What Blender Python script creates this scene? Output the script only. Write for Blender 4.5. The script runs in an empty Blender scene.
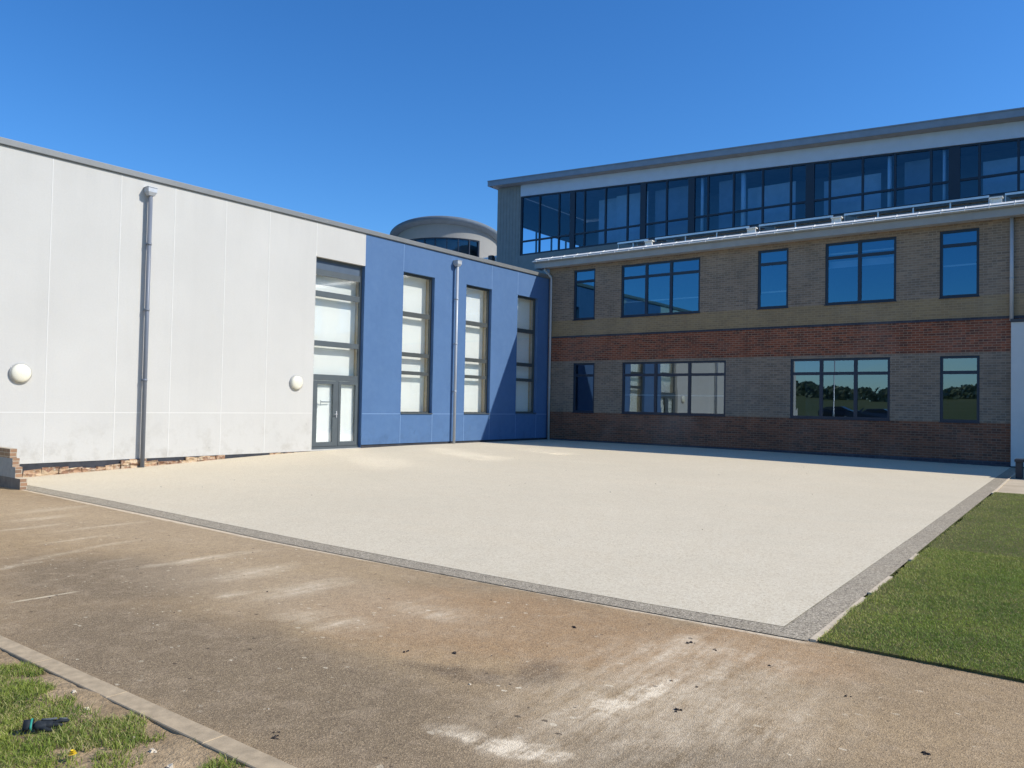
import bpy, bmesh, math, random
import numpy as np
from mathutils import Vector, Matrix
R = math.radians
random.seed(7); rng = np.random.default_rng(7)
S = bpy.context.scene
COL = S.collection

# ------------------------------------------------------------------ materials
def new_mat(name):
    m = bpy.data.materials.new(name); m.use_nodes = True
    nt = m.node_tree; nt.nodes.clear()
    out = nt.nodes.new('ShaderNodeOutputMaterial')
    return m, nt, out
class NT:
    """tiny helper round a node tree"""
    def __init__(s, nt): s.nt = nt
    def n(s, t, **kw):
        nd = s.nt.nodes.new('ShaderNode' + t)
        for k, v in kw.items():
            if k.startswith('i_'):
                key = k[2:]
                key = int(key) if key.isdigit() else key.replace('_', ' ')
                s.set(nd, key, v)
            else: setattr(nd, k, v)
        return nd
    def set(s, nd, key, v):
        sock = nd.inputs[key]
        if hasattr(v, 'outputs'): s.nt.links.new(v.outputs[0], sock)
        elif hasattr(v, 'is_output'): s.nt.links.new(v, sock)
        else: sock.default_value = v
    def coord(s): return s.n('TexCoord').outputs['Object']
    def noise(s, scale, detail=4, rough=.55, vec=None, dist=0.):
        return s.n('TexNoise', i_Vector=vec if vec is not None else s.coord(), i_Scale=scale, i_Detail=detail, i_Roughness=rough, i_Distortion=dist).outputs['Fac']
    def ramp(s, fac, a, b, lo=0., hi=1.):
        return s.n('MapRange', i_Value=fac, i_1=a, i_2=b, i_3=lo, i_4=hi).outputs[0]
    def mix(s, fac, a, b, blend='MIX'):
        nd = s.n('Mix', data_type='RGBA', blend_type=blend)
        s.set(nd, 0, fac); s.set(nd, 6, a); s.set(nd, 7, b)
        return nd.outputs[2]
    def math(s, op, a, b=0., c=None):
        nd = s.n('Math', operation=op); s.set(nd, 0, a); s.set(nd, 1, b)
        if c is not None: s.set(nd, 2, c)
        return nd.outputs[0]
    def mapping(s, loc=(0,0,0), rot=(0,0,0), scale=(1,1,1), vec=None, vtype='POINT'):
        nd = s.n('Mapping', vector_type=vtype); s.set(nd, 'Vector', vec if vec is not None else s.coord())
        nd.inputs['Location'].default_value = loc; nd.inputs['Rotation'].default_value = rot; nd.inputs['Scale'].default_value = scale
        return nd.outputs[0]
    def xyz(s, vec=None):
        nd = s.n('SeparateXYZ'); s.set(nd, 0, vec if vec is not None else s.coord()); return nd.outputs
    def bump(s, h, strength=.3, dist=.01):
        return s.n('Bump', i_Height=h, i_Strength=strength, i_Distance=dist).outputs[0]
    def principled(s, color, rough=.7, normal=None, metal=0., spec=.4):
        nd = s.n('BsdfPrincipled'); s.set(nd, 'Base Color', color); s.set(nd, 'Roughness', rough)
        s.set(nd, 'Metallic', metal); s.set(nd, 'Specular IOR Level', spec)
        if normal is not None: s.set(nd, 'Normal', normal)
        return nd
def c4(r, g, b): return (r, g, b, 1.)
M = {}
def paint(name, col, rough=.5, metal=0., var=.12, scale=3., spec=.4):
    m, nt, out = new_mat(name); t = NT(nt)
    f = t.noise(scale, 5); f2 = t.noise(scale*14, 3)
    f = t.math('ADD', t.math('MULTIPLY', f, .7), t.math('MULTIPLY', f2, .3))
    d = tuple(c*(1-var) for c in col); l = tuple(min(1, c*(1+var)) for c in col)
    c = t.mix(t.ramp(f, .3, .7), c4(*d), c4(*l))
    p = t.principled(c, t.ramp(f2, .3, .7, max(.05, rough-.08), min(1, rough+.08)), None, metal, spec)
    nt.links.new(p.outputs[0], out.inputs[0]); M[name] = m; return m

def render_coat(name, col, joint_tint):
    m, nt, out = new_mat(name); t = NT(nt)
    co = t.coord()
    big = t.noise(.55, 5, .6)
    streak = t.noise(1., 5, .65, t.mapping(scale=(1, 2.6, .22)))
    fine = t.noise(26, 4, .7)
    c = t.mix(t.ramp(big, .3, .7), c4(*[k*.955 for k in col]), c4(*[min(1, k*1.03) for k in col]))
    c = t.mix(t.ramp(streak, .5, .8, 0, .13), c, c4(*[k*.72 for k in col]))
    c = t.mix(t.ramp(fine, .35, .75, 0, .18), c, c4(*[k*.7 for k in col]))
    z = t.xyz(co)[2]
    low = t.math('MULTIPLY', t.ramp(z, .0, 1.25, 1., 0.), t.ramp(t.noise(2.1, 6, .7), .5, .72))
    c = t.mix(t.math('MULTIPLY', low, .5), c, c4(col[0]*.52, col[1]*.47, col[2]*.40))
    # run-off below the coping
    top = t.math('MULTIPLY', t.ramp(z, 5.6, 6.8, 0., 1.), t.ramp(t.noise(1., 4, .6, t.mapping(scale=(1, 3.5, .12))), .48, .75))
    c = t.mix(t.math('MULTIPLY', top, .16), c, c4(*[k*.6 for k in col]))
    if name == 'render_blue':
        c = t.mix(t.ramp(t.noise(4.5, 6, .72), .42, .68, 0, .30), c, c4(col[0]*1.35, col[1]*1.22, col[2]*1.12))
        c = t.mix(t.ramp(t.noise(1.1, 5, .6, t.mapping(loc=(3,9,2))), .45, .7, 0, .25), c, c4(col[0]*.72, col[1]*.76, col[2]*.82))
    # dirty knocks
    spot = t.ramp(t.noise(3.3, 2, .5), .735, .77)
    c = t.mix(t.math('MULTIPLY', spot, t.ramp(z, .3, 2.6, .5, 0.)), c, c4(col[0]*.4, col[1]*.4, col[2]*.38))
    b = t.bump(t.math('ADD', fine, t.math('MULTIPLY', t.noise(120, 2), .6)), .35, .006)
    p = t.principled(c, .85, b, 0, .25)
    nt.links.new(p.outputs[0], out.inputs[0]); M[name] = m
render_coat('render_white', (.535, .520, .480), 0)
render_coat('render_blue', (.082, .160, .305), 0)

def brick(name, c1, c2, mortar, dark, axis='x', vary=.35):
    c1,c2,mortar,dark = [tuple(k*1.12 for k in q) for q in (c1,c2,mortar,dark)]
    m, nt, out = new_mat(name); t = NT(nt)
    o = t.xyz()
    cmb = t.n('CombineXYZ'); t.set(cmb, 0, o[0] if axis == 'x' else o[1]); t.set(cmb, 1, o[2])
    bt = t.n('TexBrick', offset=.5, i_Color1=c4(*c1), i_Color2=c4(*c2), i_Mortar=c4(*mortar), i_Scale=1.0)
    t.set(bt, 'Vector', cmb.outputs[0])
    for k, v in (('Mortar Size', .0085), ('Mortar Smooth', .1), ('Bias', 0.), ('Brick Width', .225), ('Row Height', .075)): bt.inputs[k].default_value = v
    # brick-by-brick tone
    row = t.math('FLOOR', t.math('DIVIDE', o[2], .075))
    col = t.math('FLOOR', t.math('ADD', t.math('DIVIDE', o[0] if axis == 'x' else o[1], .225), t.math('MULTIPLY', t.math('FLOORED_MODULO', row, 2.), .5)))
    fv = t.n('CombineXYZ'); t.set(fv, 0, col); t.set(fv, 1, row)
    wn = t.n('TexWhiteNoise', noise_dimensions='2D'); t.set(wn, 'Vector', fv.outputs[0])
    c = t.mix(t.math('MULTIPLY', t.math('MULTIPLY', t.ramp(wn.outputs['Value'], .45, .95), vary*1.7), t.math('SUBTRACT', 1., bt.outputs['Fac'])), bt.outputs['Color'], c4(*dark))
    c = t.mix(t.ramp(t.noise(.9, 5, .6), .4, .75, 0, .3), c, c4(*[k*.6 for k in dark]))
    c = t.mix(t.ramp(t.noise(60, 3, .7), .4, .8, 0, .35), c, c4(*[k*.8 for k in c1]))
    c = t.mix(t.ramp(t.noise(1., 5, .65, t.mapping(scale=(2.2, 2.2, .25))), .52, .78, 0, .38), c, c4(*[k*.75 for k in dark]))
    c = t.mix(t.ramp(t.noise(.28, 4, .6), .5, .8, 0, .25), c, c4(.42,.38,.33))
    b = t.bump(t.math('SUBTRACT', t.math('MULTIPLY', t.noise(80, 3), .25), bt.outputs['Fac']), .6, .006)
    p = t.principled(c, .88, b, 0, .2)
    nt.links.new(p.outputs[0], out.inputs[0]); M[name] = m
brick('brick_grey', (.272,.205,.145), (.206,.157,.113), (.29,.245,.195), (.11,.092,.078))
brick('brick_tan', (.31,.222,.118), (.255,.185,.105), (.32,.245,.15), (.175,.13,.085), vary=.25)
brick('brick_red', (.29,.088,.044), (.21,.07,.04), (.32,.21,.14), (.075,.04,.032), vary=.5)
brick('brick_brown', (.235,.095,.052), (.175,.076,.046), (.24,.165,.115), (.07,.043,.034), vary=.45)
brick('brick_engineering', (.06,.06,.075), (.045,.045,.06), (.09,.09,.10), (.03,.03,.04))
brick('brick_lit_end', (.34,.20,.115), (.26,.16,.10), (.42,.36,.27), (.15,.10,.07), axis='y')  # sunlit tone of the stepped wall's ends, put into the colour
brick('brick_yellow', (.36,.25,.14), (.29,.20,.125), (.44,.38,.28), (.18,.13,.09))

def glass(name, refl, tint, rough, fres=1.5, gcol=(.95,.97,1.)):
    m, nt, out = new_mat(name); t = NT(nt)
    lw = t.n('LayerWeight', i_Blend=.5).outputs['Facing']          # 1-|cos|, the same from both sides
    fac = t.math('MINIMUM', t.math('ADD', t.math('MULTIPLY', t.math('POWER', lw, 4.), fres), refl), .95)
    tr = t.n('BsdfTransparent', i_Color=c4(*tint))
    gl = t.n('BsdfGlossy', i_Color=c4(*gcol), i_Roughness=rough)
    mx = t.n('MixShader'); t.set(mx, 0, fac); t.set(mx, 1, tr); t.set(mx, 2, gl)
    nt.links.new(mx.outputs[0], out.inputs[0]); M[name] = m
glass('glass_block', .27, (.36,.48,.55), 0.0, 1.0, (.66,.78,.88))
glass('glass_upper', .085, (.52,.72,.88), 0.0, .8, (.38,.76,1.))
glass('glass_hall', .29, (1.,1.,1.), .06, .6)

paint('lining', (.55,.45,.29), .8)  # tan boards added to warm the shadow strip beside the blinds
paint('blind', (.95,.99,.92), .9, var=.02)
paint('frame_grey', (.082,.098,.105), .45)
paint('frame_dark', (.014,.027,.050), .4)
paint('frame_sand', (.062,.070,.068), .5)
paint('spandrel', (.085,.115,.155), .35)
paint('coping', (.195,.20,.195), .45, .2, .08)
paint('eave_grey', (.30,.305,.30), .5, .1, .10)
paint('pipe_slate', (.17,.19,.225), .45, .1, .08)
paint('pipe_grey', (.44,.46,.48), .42, .1, .08)
paint('gutter_white', (.90,.86,.78), .45, 0., .06)
paint('soffit', (.42,.41,.40), .7)
paint('white_panel', (.48,.57,.68), .5, 0, .05)
paint('roof_metal', (.34,.36,.38), .4, .5)
paint('roof_edge', (.21,.27,.34), .55, .05)
paint('roof_dark', (.06,.065,.07), .7)
paint('cladding', (.22,.23,.22), .6)
paint('room_wall', (.24,.26,.28), .9)
paint('room_floor', (.10,.10,.10), .8)
paint('partition_pale', (.58,.60,.62), .8)
paint('partition', (.30,.32,.35), .8)
paint('column_white', (.78,.79,.79), .7)
paint('rail_white', (.75,.75,.73), .5)
paint('plinth_dark', (.035,.037,.045), .8, 0, .4, 6.)
paint('lamp_opal', (.76,.72,.58), .28, 0, .03, 3., .5)
paint('lamp_base', (.46,.45,.41), .4)
paint('kerb', (.44,.335,.205), .9, 0, .28, 14.)
paint('edging', (.60,.49,.34), .85, 0, .2, 8.)
paint('handle', (.7,.7,.7), .3, .6)
paint('sticker', (.20,.23,.24), .6)
paint('glove_black', (.018,.022,.024), .75, 0, .5, 40.)
paint('glove_grey', (.10,.11,.12), .8, 0, .4, 60.)
paint('glove_teal', (.03,.28,.20), .7, 0, .2, 60.)
paint('petal', (.75,.52,.02), .7)
paint('stem', (.10,.16,.03), .7)
paint('car_black', (.012,.013,.016), .2, 0, .1, 3., .6)
paint('car_blue', (.02,.03,.05), .2, 0, .1, 3., .6)
paint('car_glass', (.02,.025,.03), .08, 0, .1, 3., .8)
paint('tyre', (.02,.02,.02), .8)
paint('rim', (.45,.45,.46), .3, .8)
paint('galvanised', (.42,.44,.45), .4, .6)
paint('drum_render', (.27,.265,.245), .85, 0, .10, .6)
paint('bench_dark', (.025,.03,.038), .6)
paint('pv_glass', (.012,.016,.03), .12, 0, .2, 3., .6)
paint('alu', (.62,.63,.64), .35, .7, .05)

def ground_mats():
    # resin bound gravel: warm cream grains
    def gravel(name, base, dark, light, amount, big=.09):
        m, nt, out = new_mat(name); t = NT(nt)
        vo = t.n('TexVoronoi', feature='F1', i_Vector=t.coord(), i_Scale=140.)
        vo2 = t.n('TexVoronoi', feature='F1', i_Vector=t.coord(), i_Scale=55.)
        v = t.n('SeparateColor'); t.set(v, 0, vo.outputs['Color'])
        v2 = t.n('SeparateColor'); t.set(v2, 0, vo2.outputs['Color'])
        c = t.mix(t.ramp(v.outputs[0], .55, .95, 0, amount), c4(*base), c4(*dark))
        c = t.mix(t.ramp(v2.outputs[1], .6, .95, 0, amount*.75), c, c4(*dark))
        c = t.mix(t.ramp(v.outputs[2], .6, .95, 0, amount), c, c4(*light))
        n1 = t.noise(.35, 5, .6); n2 = t.noise(2.2, 5, .65); n3 = t.noise(1., 4, .6, t.mapping(rot=(0,0,.35), scale=(.25,1.6,1)))
        c = t.mix(t.ramp(n1, .35, .7, 0, big*2), c, c4(*[k*.72 for k in base]))
        c = t.mix(t.ramp(n2, .5, .75, 0, big*1.7), c, c4(*[k*.7 for k in base]))
        c = t.mix(t.ramp(n3, .5, .75, 0, big*1.6), c, c4(base[0]*.92, base[1]*.84, base[2]*.76))
        c = t.mix(t.ramp(t.noise(1.3, 3, .5), .70, .80, 0, .18), c, c4(base[0]*.8, base[1]*.72, base[2]*.6))
        b = t.bump(vo.outputs['Distance'], .45, .004)
        p = t.principled(c, .8, b, 0, .3)
        nt.links.new(p.outputs[0], out.inputs[0]); M[name] = m
    gravel('resin_cream', (.700,.604,.428), (.42,.31,.18), (.86,.78,.61), .55, .11)
    gravel('resin_grey', (.375,.312,.215), (.08,.063,.045), (.72,.61,.44), .85, .1)

    # old macadam path: brown-grey, muddy film, resin dust
    m, nt, out = new_mat('path_worn'); t = NT(nt)
    co = t.coord()
    big = t.noise(.38, 6, .6); mid = t.noise(1.7, 6, .65); fine = t.noise(30, 6, .8); fin2 = t.noise(150, 3, .7)
    c = t.mix(t.ramp(big, .36, .66), c4(0.365,0.257,0.144), c4(0.498,0.346,0.180))
    c = t.mix(t.ramp(mid, .4, .7, 0, .5), c, c4(0.316,0.213,0.112))
    def blob(x, y, rx, ry, rot=0., warp=.5):
        wn = t.n('TexNoise', i_Vector=co, i_Scale=1.9, i_Detail=5., i_Roughness=.62)
        off = t.n('VectorMath', operation='SUBTRACT'); t.set(off, 0, wn.outputs['Color']); off.inputs[1].default_value = (.5,.5,.5)
        sc = t.n('VectorMath', operation='SCALE'); t.set(sc, 0, off.outputs[0]); sc.inputs['Scale'].default_value = warp
        ad = t.n('VectorMath', operation='ADD'); t.set(ad, 0, co); t.set(ad, 1, sc.outputs[0])
        fl = t.n('VectorMath', operation='MULTIPLY'); t.set(fl, 0, ad.outputs[0]); fl.inputs[1].default_value = (1,1,0)
        mp = t.mapping(loc=(x,y,0), rot=(0,0,rot), scale=(rx,ry,1), vec=fl.outputs[0], vtype='TEXTURE')
        g = t.n('TexGradient', gradient_type='SPHERICAL'); t.set(g, 0, mp)
        return g.outputs['Fac']
    # damp brown soil film in the middle, greyer foot-worn edge by the camera
    br = t.math('MAXIMUM', blob(15.2,-22.25,2.0,1.0,.1,.9), blob(16.7,-21.75,.9,.5))
    c = t.mix(t.ramp(br, 0, .40, 0, .72), c, c4(0.468,0.281,0.134))
    gy = t.math('MAXIMUM', blob(14.3,-23.95,3.0,.9,0,.6), blob(17.6,-23.7,1.4,.9,0,.6))
    gy = t.math('MAXIMUM', gy, blob(11.4,-23.2,1.8,1.0,0,.6))
    c = t.mix(t.ramp(gy, 0, .5, 0, .88), c, c4(0.235,0.172,0.101))
    c = t.mix(t.ramp(blob(8.2,-21.6,6.5,1.25,.02,.6), 0, .6, 0, .55), c, c4(0.579,0.429,0.259))
    c = t.mix(t.ramp(blob(13.0,-22.5,2.6,.8,.05,.7), 0, .5, 0, .4), c, c4(0.579,0.440,0.280))
    dk = t.math('MAXIMUM', blob(15.95,-22.92,.20,.32,.2,.35), blob(15.62,-23.2,.40,.14,.2,.4))
    c = t.mix(t.math('MULTIPLY', t.ramp(dk, 0, .6), t.ramp(mid, .35, .6, .2, .85)), c, c4(0.109,0.072,0.044))
    c = t.mix(t.ramp(t.noise(14, 6, .78), .42, .66, 0, .34), c, c4(0.161,0.112,0.071))
    c = t.mix(t.ramp(t.noise(5.2, 6, .7, t.mapping(loc=(7,3,0))), .5, .72, 0, .34), c, c4(0.600,0.451,0.290))
    # aggregate speckle
    vo = t.n('TexVoronoi', feature='F1', i_Vector=co, i_Scale=150.)
    vc = t.n('SeparateColor'); t.set(vc, 0, vo.outputs['Color'])
    c = t.mix(t.ramp(vc.outputs[0], .55, 1., 0, .42), c, c4(0.637,0.472,0.283))
    c = t.mix(t.ramp(vc.outputs[1], .6, 1., 0, .55), c, c4(0.082,0.061,0.040))
    # pale dust
    dust = None
    for a in [(16.57,-22.9,.20,.60,-.05), (16.40,-22.05,.26,.48,0), (16.8,-21.95,.42,.15,0), (17.0,-22.8,.22,.16,0), (16.45,-23.76,.40,.17,.2), (17.26,-22.97,.09,.22,0), (16.92,-23.15,.22,.42,0), (16.75,-22.4,.22,.40,0), (16.15,-23.8,.2,.1,.2)]:
        bl = blob(*a, warp=.38); dust = bl if dust is None else t.math('MAXIMUM', dust, bl)
    haze = t.math('MULTIPLY', blob(16.75,-22.8,1.0,1.5,0,.7), .62); dust = t.math('MAXIMUM', dust, haze)
    for a in [(9.85,-22.7,.10,.85,.30), (10.2,-23.5,.10,.28,.3), (6.85,-21.9,.22,.6,0), (10.7,-22.75,.10,.22,0), (11.35,-22.1,.14,.95,-.1), (9.08,-22.45,.11,.5,0), (8.3,-21.8,.14,.7,0), (7.6,-22.4,.14,.6,0), (12.9,-22.85,.13,.26,-.5), (14.1,-22.95,.55,.26,.1), (13.2,-22.4,.32,.5,0), (12.3,-22.3,.28,.6,0), (6.0,-21.5,.28,.7,0), (14.6,-22.3,.5,.2,0)]:
        bl = t.math('MULTIPLY', blob(*a, warp=.36), .55); dust = t.math('MAXIMUM', dust, bl)
    strk = t.noise(1., 6, .7, t.mapping(rot=(0,0,1.50), scale=(1.1, .14, 1), vtype='TEXTURE'))
    strk2 = t.noise(1., 6, .7, t.mapping(rot=(0,0,1.62), scale=(.8, .13, 1), vtype='TEXTURE'))
    strk = t.n('Mix', data_type='FLOAT', i_0=t.ramp(t.xyz(co)[0], 14.4, 15.6), i_2=strk, i_3=strk2).outputs[0]
    gran = t.noise(9., 6, .75)
    dm = t.math('MULTIPLY', t.ramp(dust, 0., .46), t.ramp(t.math('ADD', t.math('MULTIPLY', strk, .68), t.math('MULTIPLY', gran, .32)), .40, .68))
    core = t.math('MAXIMUM', blob(16.57,-22.9,.12,.42,-.05,.3), blob(16.42,-23.78,.30,.11,.2,.35))
    dm = t.math('MINIMUM', t.math('ADD', dm, t.math('MULTIPLY', t.ramp(core, 0, .5), t.ramp(t.math('ADD', t.math('MULTIPLY', strk2, .6), t.math('MULTIPLY', gran, .4)), .38, .56, .05, 1.1))), 1.3)
    # crust of dust against the yard border
    o3 = t.xyz(co)
    l1 = t.math('SUBTRACT', -20.419, t.math('MULTIPLY', o3[0], .0683)); l2 = t.math('SUBTRACT', -20.821, t.math('MULTIPLY', o3[0], .0317))
    dist = t.math('SUBTRACT', t.math('MAXIMUM', l1, l2), o3[1])
    edge = t.math('MULTIPLY', t.ramp(t.math('SUBTRACT', dist, t.math('MULTIPLY', t.noise(6., 4, .6), .09)), -.01, .03, 1., 0.), t.ramp(o3[0], 16.9, 17.05, .8, 0.))
    dm = t.math('MAXIMUM', dm, edge)
    flk = t.math('MULTIPLY', t.ramp(t.noise(30., 5, .8), .34, .60, .45, 1.15), dm)
    c = t.mix(t.math('MINIMUM', t.math('MULTIPLY', flk, .80), .93), c, c4(0.877,0.724,0.503))
    # sharp line of spilt dust
    ln = t.math('MULTIPLY', t.ramp(blob(11.78,-23.85,.30,.028,1.52,.05), .0, .4), t.ramp(gran, .3, .5, .3, 1.))
    c = t.mix(t.math('MULTIPLY', ln, .6), c, c4(0.813,0.680,0.453))
    # splashes
    sp = t.n('TexVoronoi', feature='F1', i_Vector=t.mapping(scale=(1,1.5,1)), i_Scale=7.5, i_Randomness=1.)
    sc_ = t.n('SeparateColor'); t.set(sc_, 0, sp.outputs['Color'])
    rad = t.math('MULTIPLY', t.ramp(sc_.outputs[0], .66, 1., 0.03, .26), t.ramp(t.noise(.9, 3), .42, .58))
    spl = t.math('MULTIPLY', t.math('GREATER_THAN', t.math('SUBTRACT', rad, sp.outputs['Distance']), t.ramp(t.noise(38, 4, .7), .3, .7, -.04, .20)), .5)
    c = t.mix(spl, c, c4(0.813,0.690,0.478))
    wv = t.n('TexNoise', i_Vector=co, i_Scale=45., i_Detail=3.)
    wa = t.n('VectorMath', operation='SCALE'); t.set(wa, 0, wv.outputs['Color']); wa.inputs['Scale'].default_value = .03
    wb = t.n('VectorMath', operation='ADD'); t.set(wb, 0, co); t.set(wb, 1, wa.outputs[0])
    sp2 = t.n('TexVoronoi', feature='F1', i_Vector=t.mapping(scale=(.8,1.25,1), vec=wb.outputs[0]), i_Scale=19., i_Randomness=1.)
    s2 = t.n('SeparateColor'); t.set(s2, 0, sp2.outputs['Color'])
    spl2 = t.math('MULTIPLY', t.math('GREATER_THAN', t.ramp(s2.outputs[1], t.math('SUBTRACT', .90, t.math('MULTIPLY', t.math('MAXIMUM', blob(12.2,-22.95,3.2,1.0,0,.6), blob(16.9,-22.7,1.1,1.3,0,.5)), .22)), 1., 0., .34), sp2.outputs['Distance']), t.ramp(t.noise(.8, 4), .42, .6, 0, .7))
    c = t.mix(spl2, c, c4(0.813,0.690,0.478))
    spl3 = t.math('MULTIPLY', t.math('GREATER_THAN', t.ramp(s2.outputs[2], .965, 1., 0., .3), sp2.outputs['Distance']), .7)
    c = t.mix(spl3, c, c4(0.055,0.040,0.029))
    h = t.math('ADD', t.math('MULTIPLY', fine, .6), t.math('ADD', t.math('MULTIPLY', fin2, .4), t.math('MULTIPLY', vo.outputs['Distance'], .5)))
    p = t.principled(c, .92, t.bump(h, .7, .008), 0, .2)
    nt.links.new(p.outputs[0], out.inputs[0]); M['path_worn'] = m

    # soil
    m, nt, out = new_mat('soil'); t = NT(nt)
    c = t.mix(t.ramp(t.noise(2.5, 6, .65), .35, .65), c4(.34,.235,.125), c4(.54,.39,.225))
    c = t.mix(t.ramp(t.noise(24, 5, .7), .45, .75, 0, .7), c, c4(.11,.08,.05))
    h = t.math('ADD', t.noise(9, 5, .7), t.math('MULTIPLY', t.noise(60, 4, .7), .5))
    p = t.principled(c, .95, t.bump(h, .9, .03), 0, .15); nt.links.new(p.outputs[0], out.inputs[0]); M['soil'] = m
    # field far
    m, nt, out = new_mat('field'); t = NT(nt)
    c = t.mix(t.ramp(t.noise(.06, 6, .6), .35, .65), c4(.085,.105,.045), c4(.12,.13,.065))
    c = t.mix(t.ramp(t.noise(5, 5, .7), .4, .7, 0, .5), c, c4(.05,.085,.02))
    p = t.principled(c, .95, t.bump(t.noise(30, 4), .6, .03), 0, .1); nt.links.new(p.outputs[0], out.inputs[0]); M['field'] = m
    # turf slab under the blades
    m, nt, out = new_mat('turf_base'); t = NT(nt)
    c = t.mix(t.ramp(t.noise(20, 5, .7), .35, .65), c4(.07,.07,.025), c4(.13,.12,.05))
    p = t.principled(c, .95, None, 0, .1); nt.links.new(p.outputs[0], out.inputs[0]); M['turf_base'] = m
    # blades
    def blade(name, lo, hi, dry, nsc, dryamt):
        m, nt, out = new_mat(name); t = NT(nt)
        rnd = t.n('NewGeometry').outputs['Random Per Island']
        c = t.mix(rnd, c4(*lo), c4(*hi))
        c = t.mix(t.ramp(t.noise(nsc, 5, .65), .40, .60, 0, .75), c, c4(lo[0]*.62, lo[1]*.72, lo[2]*.7))
        x = t.xyz()[0]
        c = t.mix(t.ramp(t.noise(1.9, 5, .7, t.mapping(loc=(4,1,0))), .46, .64, 0, .55), c, c4(hi[0]*1.25, hi[1]*1.08, hi[2]*1.1))
        dr = t.math('MULTIPLY', t.ramp(t.noise(nsc*.8, 4, .65), .40, .62), dryamt)
        if name == 'blade_turf':
            dr = t.math('MAXIMUM', dr, t.math('MULTIPLY', t.ramp(x, 16.9, 17.55, .75, .0), t.ramp(t.noise(1.5, 3), .3, .6, .4, 1.)))
        rr = t.math('GREATER_THAN', dr, t.math('FRACT', t.math('MULTIPLY', rnd, 7.31)))
        c = t.mix(t.math('MULTIPLY', rr, .8), c, c4(*dry))
        p = t.principled(c, .6, None, 0, .3)
        tl = t.n('BsdfTranslucent'); t.set(tl, 0, c)
        mx = t.n('MixShader', i_0=.25); t.set(mx, 1, p.outputs[0]); t.set(mx, 2, tl.outputs[0])
        nt.links.new(mx.outputs[0], out.inputs[0]); M[name] = m
    blade('blade_turf', (.245,.320,.046), (.350,.430,.070), (.54,.46,.16), .7, .30)
    blade('blade_verge', (.155,.215,.030), (.31,.375,.068), (.52,.45,.20), 3.0, .36)
    # old exposed masonry at the foot of the hall
    m, nt, out = new_mat('rough_masonry'); t = NT(nt)
    w = t.noise(3., 5, .65)
    vo = t.n('TexVoronoi', feature='F1', i_Vector=t.mapping(scale=(1,3.2,9.)), i_Scale=1.6)
    vs = t.n('SeparateColor'); t.set(vs, 0, vo.outputs['Color'])
    c = t.mix(vs.outputs[0], c4(.42,.25,.15), c4(.62,.47,.30))
    c = t.mix(t.ramp(vs.outputs[1], .55, .7), c, c4(.28,.16,.10))
    c = t.mix(t.ramp(t.noise(11, 5, .7), .5, .68, 0, .75), c, c4(.62,.55,.42))
    c = t.mix(t.ramp(t.noise(5, 4, .7), .55, .66, 0, .8), c, c4(.13,.11,.10))
    h = t.math('ADD', vo.outputs['Distance'], t.math('MULTIPLY', t.noise(14, 5, .7), .8))
    p = t.principled(c, .95, t.bump(h, 1., .05), 0, .1); nt.links.new(p.outputs[0], out.inputs[0]); M['rough_masonry'] = m
    # concrete walkway
    m, nt, out = new_mat('concrete'); t = NT(nt)
    c = t.mix(t.ramp(t.noise(1.4, 6, .65), .35, .65), c4(.47,.375,.25), c4(.60,.49,.34))
    c = t.mix(t.ramp(t.noise(30, 4, .7), .45, .75, 0, .4), c, c4(.3,.25,.19))
    p = t.principled(c, .9, t.bump(t.noise(60, 4), .4, .005), 0, .2); nt.links.new(p.outputs[0], out.inputs[0]); M['concrete'] = m
    # hedge foliage
    m, nt, out = new_mat('hedge_leaf'); t = NT(nt)
    rnd = t.n('NewGeometry').outputs['Random Per Island']
    c = t.mix(rnd, c4(.22,.27,.18), c4(.36,.40,.27)); c = t.mix(t.ramp(t.noise(.06, 3), .4, .6, 0, .5), c, c4(.16,.20,.15))
    p = t.principled(c, .8, None, 0, .2); nt.links.new(p.outputs[0], out.inputs[0]); M['hedge_leaf'] = m
ground_mats()

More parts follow.
